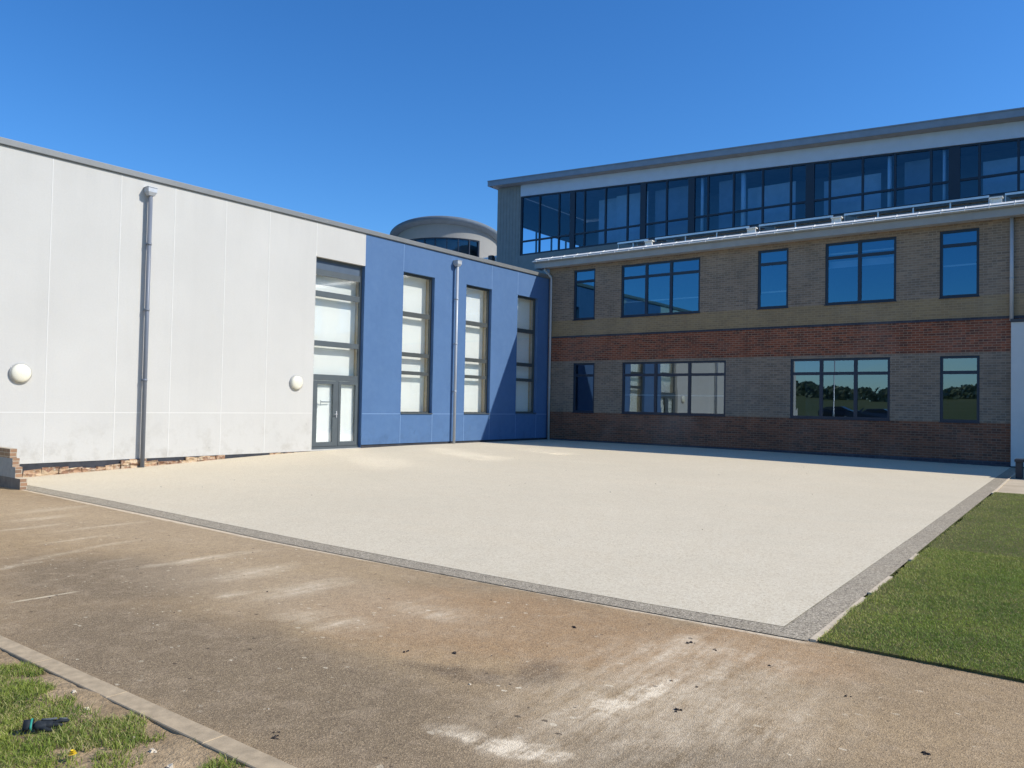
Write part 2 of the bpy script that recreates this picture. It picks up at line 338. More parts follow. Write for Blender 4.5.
# ------------------------------------------------------------------ mesh helpers
class MB:
    def __init__(s): s.v = []; s.f = []; s.mi = []; s.smooth = []
    def add(s, vs, fs, mi=0, smooth=False):
        o = len(s.v); s.v += [tuple(v) for v in vs]
        for f in fs: s.f.append(tuple(o+i for i in f)); s.mi.append(mi); s.smooth.append(smooth)
        return s
    def quad(s, a, b, c, d, mi=0): return s.add([a,b,c,d], [(0,1,2,3)], mi)
    def box(s, x0, x1, y0, y1, z0, z1, mi=0, bev=0.):
        if bev > 0:
            bm = bmesh.new(); bmesh.ops.create_cube(bm, size=1)
            for v in bm.verts: v.co = Vector(((x0+x1)/2+v.co.x*(x1-x0), (y0+y1)/2+v.co.y*(y1-y0), (z0+z1)/2+v.co.z*(z1-z0)))
            bmesh.ops.bevel(bm, geom=list(bm.edges), offset=bev, segments=2, affect='EDGES', profile=.5)
            bm.verts.index_update()
            s.add([v.co[:] for v in bm.verts], [[v.index for v in f.verts] for f in bm.faces], mi); bm.free(); return s
        vs = [(x0,y0,z0),(x1,y0,z0),(x1,y1,z0),(x0,y1,z0),(x0,y0,z1),(x1,y0,z1),(x1,y1,z1),(x0,y1,z1)]
        return s.add(vs, [(0,3,2,1),(4,5,6,7),(0,1,5,4),(1,2,6,5),(2,3,7,6),(3,0,4,7)], mi)
    def hexa(s, b, t, mi=0):            # 4 bottom pts, 4 top pts, counter-clockwise seen from above
        return s.add(list(b)+list(t), [(0,3,2,1),(4,5,6,7),(0,1,5,4),(1,2,6,5),(2,3,7,6),(3,0,4,7)], mi)
    def tube(s, pts, r, n=14, mi=0, cap=True):
        pts = [Vector(p) for p in pts]; rs = r if isinstance(r, (list, tuple)) else [r]*len(pts)
        rings = []; up = Vector((0,0,1))
        for i, p in enumerate(pts):
            d = (pts[min(i+1, len(pts)-1)] - pts[max(i-1, 0)]).normalized()
            a = up.cross(d)
            if a.length < 1e-3: a = Vector((1,0,0))
            a.normalize(); b = d.cross(a).normalized()
            rings.append([p + rs[i]*(math.cos(2*math.pi*k/n)*a + math.sin(2*math.pi*k/n)*b) for k in range(n)])
        vs = [q for rg in rings for q in rg]
        fs = [(i*n+k, i*n+(k+1)%n, (i+1)*n+(k+1)%n, (i+1)*n+k) for i in range(len(pts)-1) for k in range(n)]
        o = len(s.v); s.add(vs, fs, mi, True)
        if cap:
            s.f.append(tuple(o+k for k in reversed(range(n)))); s.mi.append(mi); s.smooth.append(False)
            s.f.append(tuple(o+(len(pts)-1)*n+k for k in range(n))); s.mi.append(mi); s.smooth.append(False)
        return s
    def build(s, name, mats, parent=None, loc=None):
        me = bpy.data.meshes.new(name); me.from_pydata(s.v, [], s.f)
        mats = mats if isinstance(mats, (list, tuple)) else [mats]
        for m in mats: me.materials.append(M[m])
        me.polygons.foreach_set('material_index', s.mi); me.polygons.foreach_set('use_smooth', s.smooth); me.update()
        o = bpy.data.objects.new(name, me); COL.objects.link(o)
        if parent: o.parent = parent
        if loc is not None: o.location = loc
        return o
def tag(o, label=None, cat=None, group=None, kind=None):
    if label: o['label'] = label
    if cat: o['category'] = cat
    if group: o['group'] = group
    if kind: o['kind'] = kind
    return o
def thing(name, label, cat, group=None, loc=(0,0,0)):
    o = bpy.data.objects.new(name, None); COL.objects.link(o); o.location = loc; o.empty_display_size = .2
    return tag(o, label, cat, group)

# ------------------------------------------------------------------ the ground: it falls a little towards the far left corner
def gz(x, y):
    gl = np.interp(y, [-25,-19.6,-17,-15,-12.5,-11,-8], [-.42,-.30,-.21,-.12,-.03,0,.03])
    s = np.clip(1-np.asarray(x)/17., 0, 1)
    g2 = -.06*np.clip((np.asarray(x)-9)/7., 0, 1)*np.clip((np.asarray(y)+17)/12., 0, 1)
    return gl*s+g2
OUT = np.array([(-8,-19.95),(0,-20.43),(2.65,-20.6),(4.35,-20.7),(8.11,-20.94),(11.0,-21.17),(13.19,-21.28),(14.86,-21.34),(17.0,-21.36)])
INN = np.array([(-8,-19.7),(0,-20.16),(2.24,-20.29),(5.21,-20.44),(8.0,-20.66),(11.62,-20.95),(14.27,-21.10),(15.69,-21.14),(16.77,-21.13)])
yo = lambda x: np.interp(x, OUT[:,0], OUT[:,1])
yi = lambda x: np.interp(x, INN[:,0], INN[:,1])
xr_in = lambda y: np.interp(y, [-21.13,-16,-11,-5.4,0], [16.77,16.68,16.56,16.43,16.34])
xr_out = lambda y: np.interp(y, [-21.36,-18.5,-14.1,-8.3,-5.4,0], [17.0,16.96,16.87,16.76,16.68,16.59])
def sheet(name, P, mat, kind='structure', flip=False):
    nu, nv = P.shape[:2]; mb = MB()
    vs = P.reshape(-1,3).tolist()
    fs = [(i*nv+j, (i+1)*nv+j, (i+1)*nv+j+1, i*nv+j+1) for i in range(nu-1) for j in range(nv-1)]
    if flip: fs = [f[::-1] for f in fs]
    mb.add(vs, fs, 0, True); o = mb.build(name, mat)
    if kind: o['kind'] = kind
    return o
# apron
U = np.linspace(0,1,60); V = np.linspace(0,1,60); P = np.zeros((60,60,3))
for i,u in enumerate(U):
    for j,v in enumerate(V):
        y = yi(u*16.77)*(1-v) + .0*v; x = u*xr_in(y)
        P[i,j] = (x, y, gz(x,y)+.012)
o = sheet('paved_yard', P, 'resin_cream'); tag(o, 'wide pale cream resin gravel yard between the two buildings', 'yard')
# border: front run and right run, mitred at the corner
P = np.zeros((80,2,3))
for i,u in enumerate(np.linspace(0,1,80)):
    xo = u*17.0; xi = u*16.77
    P[i,0] = (xo, yo(xo), gz(xo,yo(xo))+.008); P[i,1] = (xi, yi(xi), gz(xi,yi(xi))+.010)
b1 = P
P = np.zeros((50,2,3))
for i,u in enumerate(np.linspace(0,1,50)):
    ya = -21.36*(1-u); yb = -21.13*(1-u)
    P[i,1] = (xr_in(yb), yb, gz(16.7,yb)+.010); P[i,0] = (xr_out(ya), ya, gz(16.9,ya)+.008)
mb = MB()
for Q in (b1, P):
    n = len(Q); vs = Q.reshape(-1,3).tolist()
    fs = [(2*i, 2*i+2, 2*i+3, 2*i+1) for i in range(n-1)]
    if Q is P: fs = fs
    mb.add(vs, fs)
o = mb.build('yard_border', 'resin_grey'); o['kind'] = 'structure'; tag(o, 'speckled dark grey border band framing the cream yard', 'border')
# path
def kyf(x): return np.interp(x,[-8,12.7,14.2,15.2,15.8,45],[-24.48,-24.48,-24.48,-24.48,-24.485,-24.485])
X = np.concatenate([np.linspace(-8,10,40), np.linspace(10.2,20,70), np.linspace(20.5,45,20)]); NVv = 30
P = np.zeros((len(X),NVv,3))
for i,x in enumerate(X):
    y1 = (yo(x) if x <= 17. else -21.36)+.06
    for j,v in enumerate(np.linspace(0,1,NVv)):
        y = (kyf(x)-.02)*(1-v)+y1*v; P[i,j] = (x,y,gz(x,y)+.002)
o = sheet('path', P, 'path_worn'); tag(o, 'worn brown macadam path with pale dust stains in the foreground', 'path')
# concrete walk at the back right
P = np.zeros((14,12,3))
for i,u in enumerate(np.linspace(0,1,14)):
    for j,v in enumerate(np.linspace(0,1,12)):
        y = -9.1*(1-v)+0*v; x0 = xr_out(y)+.05; x = x0*(1-u)+32*u; P[i,j] = (x,y,gz(x,y)+.004)
sheet('walkway', P, 'concrete')
# wide field sheet
def gfar(y): return 5.4*float(np.clip((-38-y)/167.,0,1))**1.1
xs = np.unique(np.concatenate([np.linspace(-1500,-20,20), np.linspace(-18,40,45), np.linspace(45,1500,20)]))
ys = np.unique(np.concatenate([np.linspace(-1500,-260,14), np.linspace(-240,-40,24), np.linspace(-38,6,50), np.linspace(10,1500,15)]))
P = np.zeros((len(xs),len(ys),3))
for i,x in enumerate(xs):
    for j,y in enumerate(ys):
        w = 1 if -30 < y < 2 else 0
        P[i,j] = (x,y,gz(np.clip(x,0,40),y)-.07+gfar(y))
sheet('ground', P, 'field')
# soil verge by the kerb (real lumps)
xs = np.concatenate([np.linspace(-8,7.5,60),np.linspace(8,20,150),np.linspace(20.5,34,50)]); ys = np.linspace(-27.5,-24.575,50)
P = np.zeros((260,50,3))
from mathutils import noise as mn
for i,x in enumerate(xs):
    for j,y in enumerate(ys):
        P[i,j] = (x,y,gz(x,y)-.003+.016*mn.noise(Vector((x*2.2,y*2.2,0)))+.014*mn.noise(Vector((x*9,y*9,3))))
P[:,-1,2] -= .004
o = sheet('soil_verge', P, 'soil')
# kerb edging stones, laid along the path
kmb = MB()
kx = [-8,0,6,9,11.5,12.6,13.52,14.43,15.34,16.26,17.2,18.1,19.0,24,45]
def ky(x): return np.interp(x,[-8,12.7,14.2,15.2,15.8,45],[-24.48,-24.48,-24.48,-24.48,-24.485,-24.485])
for a,b in zip(kx[:-1],kx[1:]):
    n = max(1,int((b-a)/1.0)); 
    for k in range(n):
        x0=a+(b-a)*k/n+.0006; x1=a+(b-a)*(k+1)/n-.0006
        zz=[float(gz(x,-24.5)) for x in (x0,x1)]; j=0.
        yA,yB=ky(x0)+j,ky(x1)+j
        kmb.hexa([(x0,yA-.112,zz[0]-.16),(x1,yB-.112,zz[1]-.16),(x1,yB,zz[1]-.16),(x0,yA,zz[0]-.16)],
                 [(x0,yA-.112,zz[0]+.006+j),(x1,yB-.112,zz[1]+.006+j),(x1,yB,zz[1]+.006+j),(x0,yA,zz[0]+.006+j)])
o = kmb.build('kerb', 'kerb'); o['kind']='structure'; tag(o, 'narrow pale concrete edging between the path and the rough grass', 'kerb')
bv = o.modifiers.new('b','BEVEL'); bv.width=.004; bv.segments=1
# pale edging strip of the turf
emb = MB()
for ya,yb in ((-21.34,-19.9),(-19.7,-18.9),(-17.9,-17.5),(-9.2,-5.0),(-5.0,0)):
    n = 8
    for k in range(n):
        y0=ya+(yb-ya)*k/n; y1=ya+(yb-ya)*(k+1)/n; xa=float(xr_out(y0)); xb=float(xr_out(y1)); za=float(gz(xa,y0)); zb=float(gz(xb,y1))
        emb.hexa([(xa+.003,y0,za-.05),(xa+.043,y0,za-.05),(xb+.043,y1,zb-.05),(xb+.003,y1,zb-.05)],
                 [(xa+.003,y0,za+.018),(xa+.043,y0,za+.018),(xb+.043,y1,zb+.018),(xb+.003,y1,zb+.018)])
o = emb.build('edging_strip','edging'); o['kind']='structure'

# ------------------------------------------------------------------ grass
def blades(name, pts, h, w, lean, mat, zfun):
    n = len(pts)
    hh = h*rng.uniform(.55,1.25,n); ang = rng.uniform(0,2*np.pi,n); la = rng.uniform(0,2*np.pi,n); ll = hh*lean*rng.uniform(.2,1.,n)
    base = np.stack([pts[:,0],pts[:,1],zfun(pts[:,0],pts[:,1])],1)
    dx = np.stack([np.cos(ang),np.sin(ang),np.zeros(n)],1)*(w*rng.uniform(.7,1.3,n))[:,None]/2
    tip = base+np.stack([np.cos(la)*ll,np.sin(la)*ll,hh],1); mid = base+np.stack([np.cos(la)*ll*.35,np.sin(la)*ll*.35,hh*.6],1)
    V_ = np.empty((n,5,3)); V_[:,0]=base-dx; V_[:,1]=base+dx; V_[:,2]=mid+dx*.8; V_[:,3]=mid-dx*.8; V_[:,4]=tip
    V_ = V_.reshape(-1,3)
    me = bpy.data.meshes.new(name); me.vertices.add(len(V_)); me.vertices.foreach_set('co', V_.ravel())
    i = np.arange(n)*5
    loops = np.stack([i,i+1,i+2,i+3, i+3,i+2,i+4],1).ravel()
    me.loops.add(len(loops)); me.loops.foreach_set('vertex_index', loops)
    me.polygons.add(2*n)
    st = np.stack([np.arange(n)*7, np.arange(n)*7+4],1).ravel(); tt = np.tile([4,3],n)
    me.polygons.foreach_set('loop_start', st); me.polygons.foreach_set('loop_total', tt)
    me.materials.append(M[mat]); me.update(calc_edges=True); me.validate()
    o = bpy.data.objects.new(name, me); COL.objects.link(o); return o
def nz(x,y,s,o=0): return np.array([mn.fractal(Vector((a*s,b*s,o)),1.,2.,3) for a,b in zip(x,y)])
# verge: ragged, thin near the kerb
n = 190000
px = rng.uniform(11.5,17.2,n); py = rng.uniform(-26.4,-24.60,n)
px = np.concatenate([px, rng.uniform(3,26,190000)]); py = np.concatenate([py, -24.60-rng.uniform(0,1,190000)**.8*3.4]); n = len(px)
d = -24.59-py; nv = nz(px,py,1.7)+.5*nz(px,py,6.,4.)
keep = (d-.36+nv*.46) > rng.uniform(-.14,.10,n)
tuft = (nz(px,py,2.6,9.) > .28) & (d > .02) & (rng.uniform(0,1,n) < .8)
pts = np.stack([px,py],1)[keep|tuft]
zv = lambda x,y: gz(x,y)-.005+.016*np.array([mn.noise(Vector((a*2.2,b*2.2,0))) for a,b in zip(x,y)])
pts = pts[np.hypot((pts[:,0]-14.60), (pts[:,1]+24.98)) > rng.uniform(.05,.13,len(pts))]
o = blades('rough_grass', pts, .033, .0036, 1.3, 'blade_verge', zv)
tag(o, 'ragged patchy grass growing on bare soil beside the kerb', 'grass', kind='stuff')
# turf slab with a cut edge, then its blades
tx0 = lambda y: xr_out(y)+.05
NT_ = 70; mb = MB()
ysl = np.linspace(-21.33,-9.0,NT_)
rag = [.025*mn.noise(Vector((0,y*1.3,0)))+.015*mn.noise(Vector((5,y*6,0))) for y in ysl]
xsl = np.linspace(0,1,12)
top = []; 
for y,r in zip(ysl,rag):
    x0 = float(tx0(y))+r
    for u in xsl:
        x = x0*(1-u)+34*u; fy = y
        if y == ysl[0]: fy = y+.025*mn.noise(Vector((x*2.1,0,7)))
        if y == ysl[-1]: fy = y+.05*mn.noise(Vector((x*2.1,0,7)))
        top.append((x,fy,float(gz(x,y))+.020))
bot = [(x,y,z-.06) for x,y,z in top]; m_ = len(xsl)
fs = [(i*m_+j,i*m_+j+1,(i+1)*m_+j+1,(i+1)*m_+j) for i in range(NT_-1) for j in range(m_-1)]
k0 = len(top)
fs += [(j+1,j,k0+j,k0+j+1) for j in range(m_-1)] + [(i*m_,(i+1)*m_,k0+(i+1)*m_,k0+i*m_) for i in range(NT_-1)]
fs += [((NT_-1)*m_+j,(NT_-1)*m_+j+1,k0+(NT_-1)*m_+j+1,k0+(NT_-1)*m_+j) for j in range(m_-1)]
mb.add(top+bot, fs); o = mb.build('turf_bed','turf_base'); o['kind']='structure'
n1, n2 = 240000, 190000
pa = np.stack([rng.uniform(16.7,20.5,n1), rng.uniform(-21.34,-17.0,n1)],1)
pb = np.stack([rng.uniform(16.5,23,n2), rng.uniform(-17.0,-9.0,n2)],1)
pp = np.concatenate([pa,pb]); r_ = np.interp(pp[:,1],ysl,rag)
pp = pp[(pp[:,0] > tx0(pp[:,1])+r_-.01)]
pp = pp[(nz(pp[:,0],pp[:,1],2.5,2.) > -.35) | (rng.uniform(0,1,len(pp)) < .6)]
o = blades('lawn_grass', pp, .018, .0032, 1.5, 'blade_turf', lambda x,y: gz(x,y)+.017)
tag(o, 'freshly laid short green turf right of the cream yard', 'grass', kind='stuff')
# loose grit and crumbs on path and verge: nobody could count it
mb = MB()
def pebble(x,y,z,r,mi):
    vs=[]; a0=random.random()*6
    for k in range(5):
        a=a0+k*1.2566; q=r*random.uniform(.7,1.2); vs.append((x+q*math.cos(a),y+q*math.sin(a)*.8,z))
    for k in range(5):
        a=a0+.4+k*1.2566; q=r*.6*random.uniform(.7,1.2); vs.append((x+q*math.cos(a),y+q*math.sin(a)*.8,z+r*random.uniform(.5,.9)))
    mb.add(vs,[(k,(k+1)%5,5+(k+1)%5,5+k) for k in range(5)]+[(5,6,7,8,9)],mi)
for k in range(300):
    x=random.uniform(8,19.5); y=random.uniform(-24.45,-21.6)
    if mn.noise(Vector((x*.8,y*.8,4)))<-.1 and random.random()<.7: continue
    if y > float(yo(min(x,17)))-.05: continue
    pebble(x,y,float(gz(x,y))-.001,random.choice([.004,.005,.006,.008,.012]),random.choice([0,0,1,2,2,2,2]))
for x,y,r in ((15.62,-22.02,.022),(16.42,-21.86,.02),(15.35,-22.95,.02),(16.85,-22.95,.022),(15.1,-23.1,.018),(16.6,-21.9,.015),(16.98,-22.0,.015),(17.45,-22.2,.016),(17.9,-22.7,.02),(15.55,-24.35,.02),(15.5,-24.32,.014)):
    for q in range(4): pebble(x+random.uniform(-1,1)*r,y+random.uniform(-1,1)*r,float(gz(x,y))-.001,r*random.uniform(.4,.8),1)
for k in range(60):
    x=random.uniform(3,16); y=random.uniform(-20.2,-2)
    pebble(x,y,float(gz(x,y))+.011,random.choice([.006,.008,.012]),random.choice([1,2,2]))
for k in range(150):
    x=random.uniform(13,17); y=random.uniform(-25.4,-24.64)
    pebble(x,y,float(gz(x,y))-.014,random.choice([.004,.006,.009]),random.choice([0,2,2]))
paint('grit_pale',(.66,.56,.41),.9); paint('grit_dark',(.05,.038,.03),.95); paint('grit_brown',(.26,.19,.12),.95)
o = mb.build('loose_grit',['grit_pale','grit_dark','grit_brown']); tag(o,'loose pale and dark grit scattered over the path and soil','grit',kind='stuff')
mb = MB()
# white stone chips lying on the soil: a few one can count
for i,(x,y,r,lab) in enumerate(((14.22,-24.66,.017,'small white stone chip on bare soil beside the kerb, nearest the glove'),
                  (14.50,-24.72,.018,'white stone chip on bare soil right of the black glove tip'),
                  (15.02,-24.74,.016,'white stone chip on soil about midway along the visible kerb'),
                  (15.22,-24.76,.018,'white stone chip at the grass edge, just left of the largest chip'),
                  (15.44,-24.80,.026,'largest white stone chip on soil near the bottom edge by the kerb'))):
    mb = MB(); random.seed(i); pebble(0,0,-.004,r,0); pebble(r*.9,r*.3,-.004,r*.5,0)
    o = mb.build('stone_chip','grit_pale',loc=(x,y,float(gz(x,y))-.001+.016*mn.noise(Vector((x*2.2,y*2.2,0))))); tag(o,lab,'stone','white stone chips on the soil')

# ------------------------------------------------------------------ wall with openings
def wall_cells(mb, axis, us, zs, openings, bandfun, const=0.):
    """cells of a wall in the plane axis=const; openings (u0,u1,z0,z1); bandfun(u,z)->material index"""
    us = sorted(set(round(u,4) for u in us)); zs = sorted(set(round(z,4) for z in zs))
    for a,b in zip(us[:-1],us[1:]):
        for c,d in zip(zs[:-1],zs[1:]):
            um, zm = (a+b)/2, (c+d)/2
            if any(o[0]<um<o[1] and o[2]<zm<o[3] for o in openings): continue
            mi = bandfun(um,zm)
            if axis == 'x': mb.quad((const,a,c),(const,b,c),(const,b,d),(const,a,d),mi)      # plane x=const facing +x
            else: mb.quad((a,const,c),(b,const,c),(b,const,d),(a,const,d),mi)               # plane y=const facing -y
def reveal(mb, axis, o, depth, matfun, const=0.):
    u0,u1,z0,z1 = o
    s = -depth if axis == 'x' else depth
    def pt(u,z,k): return (const+s*k,u,z) if axis=='x' else (u,const+s*k,z)
    for (a,b) in (((u0,z0),(u1,z0)),((u1,z0),(u1,z1)),((u1,z1),(u0,z1)),((u0,z1),(u0,z0))):
        mi = matfun((a[0]+b[0])/2,(a[1]+b[1])/2)
        mb.quad(pt(*a,0),pt(*b,0),pt(*b,1),pt(*a,1),mi)
def frame_bars(mb, axis, c0, c1, o, w, mulls, trans, tw=.07, mw=.07):
    """outer frame + mullions (u) + transoms (z, u0, u1); c0..c1 is the extent through the wall"""
    u0,u1,z0,z1 = o
    def bx(a,b,c,d,e0=c0,e1=c1):
        lo,hi=min(e0,e1),max(e0,e1)
        if axis=='x': mb.box(lo,hi,a,b,c,d)
        else: mb.box(a,b,lo,hi,c,d)
    bx(u0,u0+w,z0,z1); bx(u1-w,u1,z0,z1)
    bx(u0+w,u1-w,z0,z0+w); bx(u0+w,u1-w,z1-w,z1)
    e = .004 if axis=='y' else -.004
    for m in mulls: bx(m-mw/2,m+mw/2,z0+w,z1-w,c0+e,c1-e)
    for tz in trans: bx(u0+w,u1-w,tz[0],tz[1],c0+2*e,c1-2*e)

# ------------------------------------------------------------------ rendered hall
HALL = thing('hall','long single-storey hall rendered white with a blue end and tall slot windows','building')
HW = 32.0
door_o = (-12.05,-10.15,.03,5.75)
win_o = [(-8.465,-6.96,1.09,5.83),(-5.28,-3.81,1.09,5.83),(-2.18,-.80,1.12,5.83)]
ops = [door_o]+win_o
mb = MB()
us = [-HW,-10.15,0.]+[u for o in ops for u in o[:2]]; zs = [.0,.12,6.76]+[z for o in ops for z in o[2:]]
mf = lambda u,z: 1 if u>-10.151 else 0
def wallskip(u,z): return mf(u,z)
wall_ops = ops+[(-10.15,0.,-1,.12)]
wall_cells(mb,'x',us,zs,wall_ops,wallskip)
for o in ops: reveal(mb,'x',o,.46,lambda u,z: 1 if u>-10.151 else 0)
# end wall and back so it stands as a block
mb.quad((-16,-HW,-.4),(0,-HW,-.4),(0,-HW,6.76),(-16,-HW,6.76),0)
mb.quad((-16,3,-.4),(-16,-HW,-.4),(-16,-HW,6.76),(-16,3,6.76),0)
wallmb = mb
# plinth below the render, rough on the white part, plain dark on the blue
mb = MB()
n = 150; zt=[]
ysn = np.linspace(-24,-12.05,n)
for a,b in zip(ysn[:-1],ysn[1:]):
    ga,gb = float(gz(0,a))-.05, float(gz(0,b))-.05
    mb.quad((-.012,a,ga),(-.012,b,gb),(-.012,b,.0),(-.012,a,.0),0)
mb.quad((-.012,-HW,-.6),(-.012,-24,-.6),(-.012,-24,.0),(-.012,-HW,.0),0)
for a,b in ((-10.15,0.),): mb.quad((-.03,a,-.05),(-.03,b,-.05),(-.03,b,.12),(-.03,a,.12),0)
mb.quad((-.03,-10.15,.12),(-.03,0,.12),(0,0,.12),(0,-10.15,.12),0)
plmb = mb; mb = MB(); rs = random.Random(3)
def chunk(y0,y1,z0,z1,xo):
    p=[]
    for (y,z) in ((y0,z0),(y1,z0),(y1,z1),(y0,z1)):
        p.append((y+rs.uniform(-.02,.02),z+rs.uniform(-.02,.015)))
    f=[(xo+rs.uniform(-.015,.02),a,b) for a,b in p]; bk=[(-.02,a,b) for a,b in p]
    mb.add(f+bk,[(0,1,2,3),(1,0,4,5),(2,1,5,6),(3,2,6,7),(0,3,7,4)])
y=-20.6
while y < -12.3:
    L=rs.uniform(.12,.42); g=float(gz(0,y+L/2))
    if -16.05<y<-14.9: fill=1.0
    elif -17.75<y<-17.1: fill=.98
    elif -14.9<y<-13.7: fill=.0
    elif -13.7<=y<-12.2: fill=.85
    else: fill=.50+.35*(mn.noise(Vector((y*.9,0,0)))+.3)
    h=max(0,-g)*min(1,max(.0,fill))
    if h>.02 and rs.random()<.95:
        k=max(1,int(h/.09))
        for q in range(k): chunk(y,y+L-.01,g-.02+h*q/k,g-.0+h*(q+1)/k-.008,rs.uniform(.01,.05))
    y+=L
plmb.add(mb.v,mb.f,1); plmb.build('plinth',['plinth_dark','rough_masonry'],HALL)
# joints: slim pale beads, 2 mm proud
mbw, mbb = MB(), MB()
tops = 6.75
for yj in (-30,-28.2,-26.4,-24.6,-22.8,-21.1,-19.29,-17.78,-16.44,-15.02,-13.67): mbw.box(0,.003,yj-.010,yj+.010,.02,tops)
mbw.box(0,.003,-12.062,-12.052,.05,5.75)
mbw.box(0,.003,-12.062,-12.040,5.752,tops)
mbw.box(0,.0032,-HW,-12.07,1.10,1.122)
mbw.box(0,.004,-10.162,-10.146,5.752,tops)
for yj in (-8.47,-3.81,-2.18): mbb.box(0,.003,yj-.009,yj+.009,5.84,tops)
for yj in (-8.47,-6.95,-5.28,-3.81,-2.18,-.80): mbb.box(0,.003,yj-.009,yj+.009,.13,1.085)
for a,b in ((-10.14,-8.47),(-6.95,-5.285),(-3.805,-2.185),(-.795,-.02)): mbb.box(0,.0034,a,b,1.085,1.105)
paint('bead_white',(.615,.60,.56),.8,0,.05); paint('bead_blue',(.17,.28,.47),.8,0,.08)
wallmb.add(mbw.v,mbw.f,2); wallmb.add(mbb.v,mbb.f,3); wallmb.build('wall',['render_white','render_blue','bead_white','bead_blue'],HALL)
mb = MB(); mb.box(-.32,.055,-HW-.05,-.02,6.775,6.915,0,.010); mb.box(-.30,.03,-HW,-.02,6.762,6.775)
cp = mb.build('coping','coping',HALL)
mb = MB(); mb.box(-16.0,-.33,-HW,3.0,6.55,6.72); mb.build('roof','roof_metal',HALL)
# windows
paneM='glass_hall'
def hall_window(o, trans, idx):
    mb = MB(); frame_bars(mb,'x',-.13,-.20,o,.075,[],trans)
    mb.box(-.215,-.118,o[0]+.09,o[0]+.10,o[2],o[2]+.004)
    f = mb.build('window','frame_sand',HALL)
    p = MB(); p.quad((-.172,o[0]+.05,o[2]+.05),(-.172,o[1]-.05,o[2]+.05),(-.172,o[1]-.05,o[3]-.05),(-.172,o[0]+.05,o[3]-.05)); p.build('pane',paneM,f)
    blind_mesh(o,idx).build('blind','blind',f)
    ln_ = MB(); e_=.003
    ln_.quad((-.205,o[1]-e_,o[2]),(-.455,o[1]-e_,o[2]),(-.455,o[1]-e_,o[3]),(-.205,o[1]-e_,o[3])); ln_.quad((-.205,o[0]+e_,o[2]),(-.455,o[0]+e_,o[2]),(-.455,o[0]+e_,o[3]),(-.205,o[0]+e_,o[3]))
    ln_.quad((-.205,o[0],o[3]-e_),(-.205,o[1],o[3]-e_),(-.455,o[1],o[3]-e_),(-.455,o[0],o[3]-e_)); ln_.quad((-.205,o[0],o[2]+e_),(-.205,o[1],o[2]+e_),(-.455,o[1],o[2]+e_),(-.455,o[0],o[2]+e_))
    ln_.build('lining','lining',f)
    s = MB(); s.box(-.13,.035,o[0]+.004,o[1]-.004,o[2]+.002,o[2]+.028); s.build('sill','frame_grey',f)
def blind_mesh(o, seed, x=-.41, amp=.008):
    b = MB(); ny,nz_=26,30; vs=[]
    for i in range(ny):
        for j in range(nz_):
            y=o[0]+.01+(o[1]-o[0]-.02)*i/(ny-1); z=o[2]+.01+(o[3]-o[2]-.02)*j/(nz_-1)
            w = mn.noise(Vector((y*4+seed*3,z*.5,seed)))*amp*(1.6-1.2*(z-o[2])/(o[3]-o[2]))
            vs.append((x+w,y,z))
    b.add(vs,[(i*nz_+j,(i+1)*nz_+j,(i+1)*nz_+j+1,i*nz_+j+1) for i in range(ny-1) for j in range(nz_-1)],0,True); return b
TR = [(4.37,4.53),(3.02,3.16),(2.41,2.53)]
for i,o in enumerate(win_o): hall_window(o,TR,i)
# door set
o = door_o; f = MB()
frame_bars(f,'x',-.13,-.21,(o[0],o[1],o[2],o[3]),.07,[],[(5.24,5.42),(4.60,4.77),(3.12,3.28),(2.09,2.27)])
f.box(-.205,-.135,-11.04,-10.98,.10,2.09)
f.box(-.21,-.10,o[0]+.005,o[1]-.005,.031,.10)
fr = f.build('door_frame','frame_grey',HALL)
s = MB(); s.box(-.19,-.16,o[0]+.07,o[1]-.07,5.42,5.68); s.build('spandrel_panel','spandrel',fr)
p = MB(); p.quad((-.172,o[0]+.05,2.2),(-.172,o[1]-.05,2.2),(-.172,o[1]-.05,5.3),(-.172,o[0]+.05,5.3)); p.build('pane',paneM,fr)
blind_mesh((o[0],o[1],2.0,5.4),11).build('blind','blind',fr)
ln_ = MB(); e_=.003
ln_.quad((-.215,o[1]-e_,.1),(-.455,o[1]-e_,.1),(-.455,o[1]-e_,5.42),(-.215,o[1]-e_,5.42)); ln_.quad((-.215,o[0]+e_,.1),(-.455,o[0]+e_,.1),(-.455,o[0]+e_,5.42),(-.215,o[0]+e_,5.42))
ln_.quad((-.215,o[0],5.42),(-.215,o[1],5.42),(-.455,o[1],5.42),(-.455,o[0],5.42)); ln_.build('lining','lining',fr)
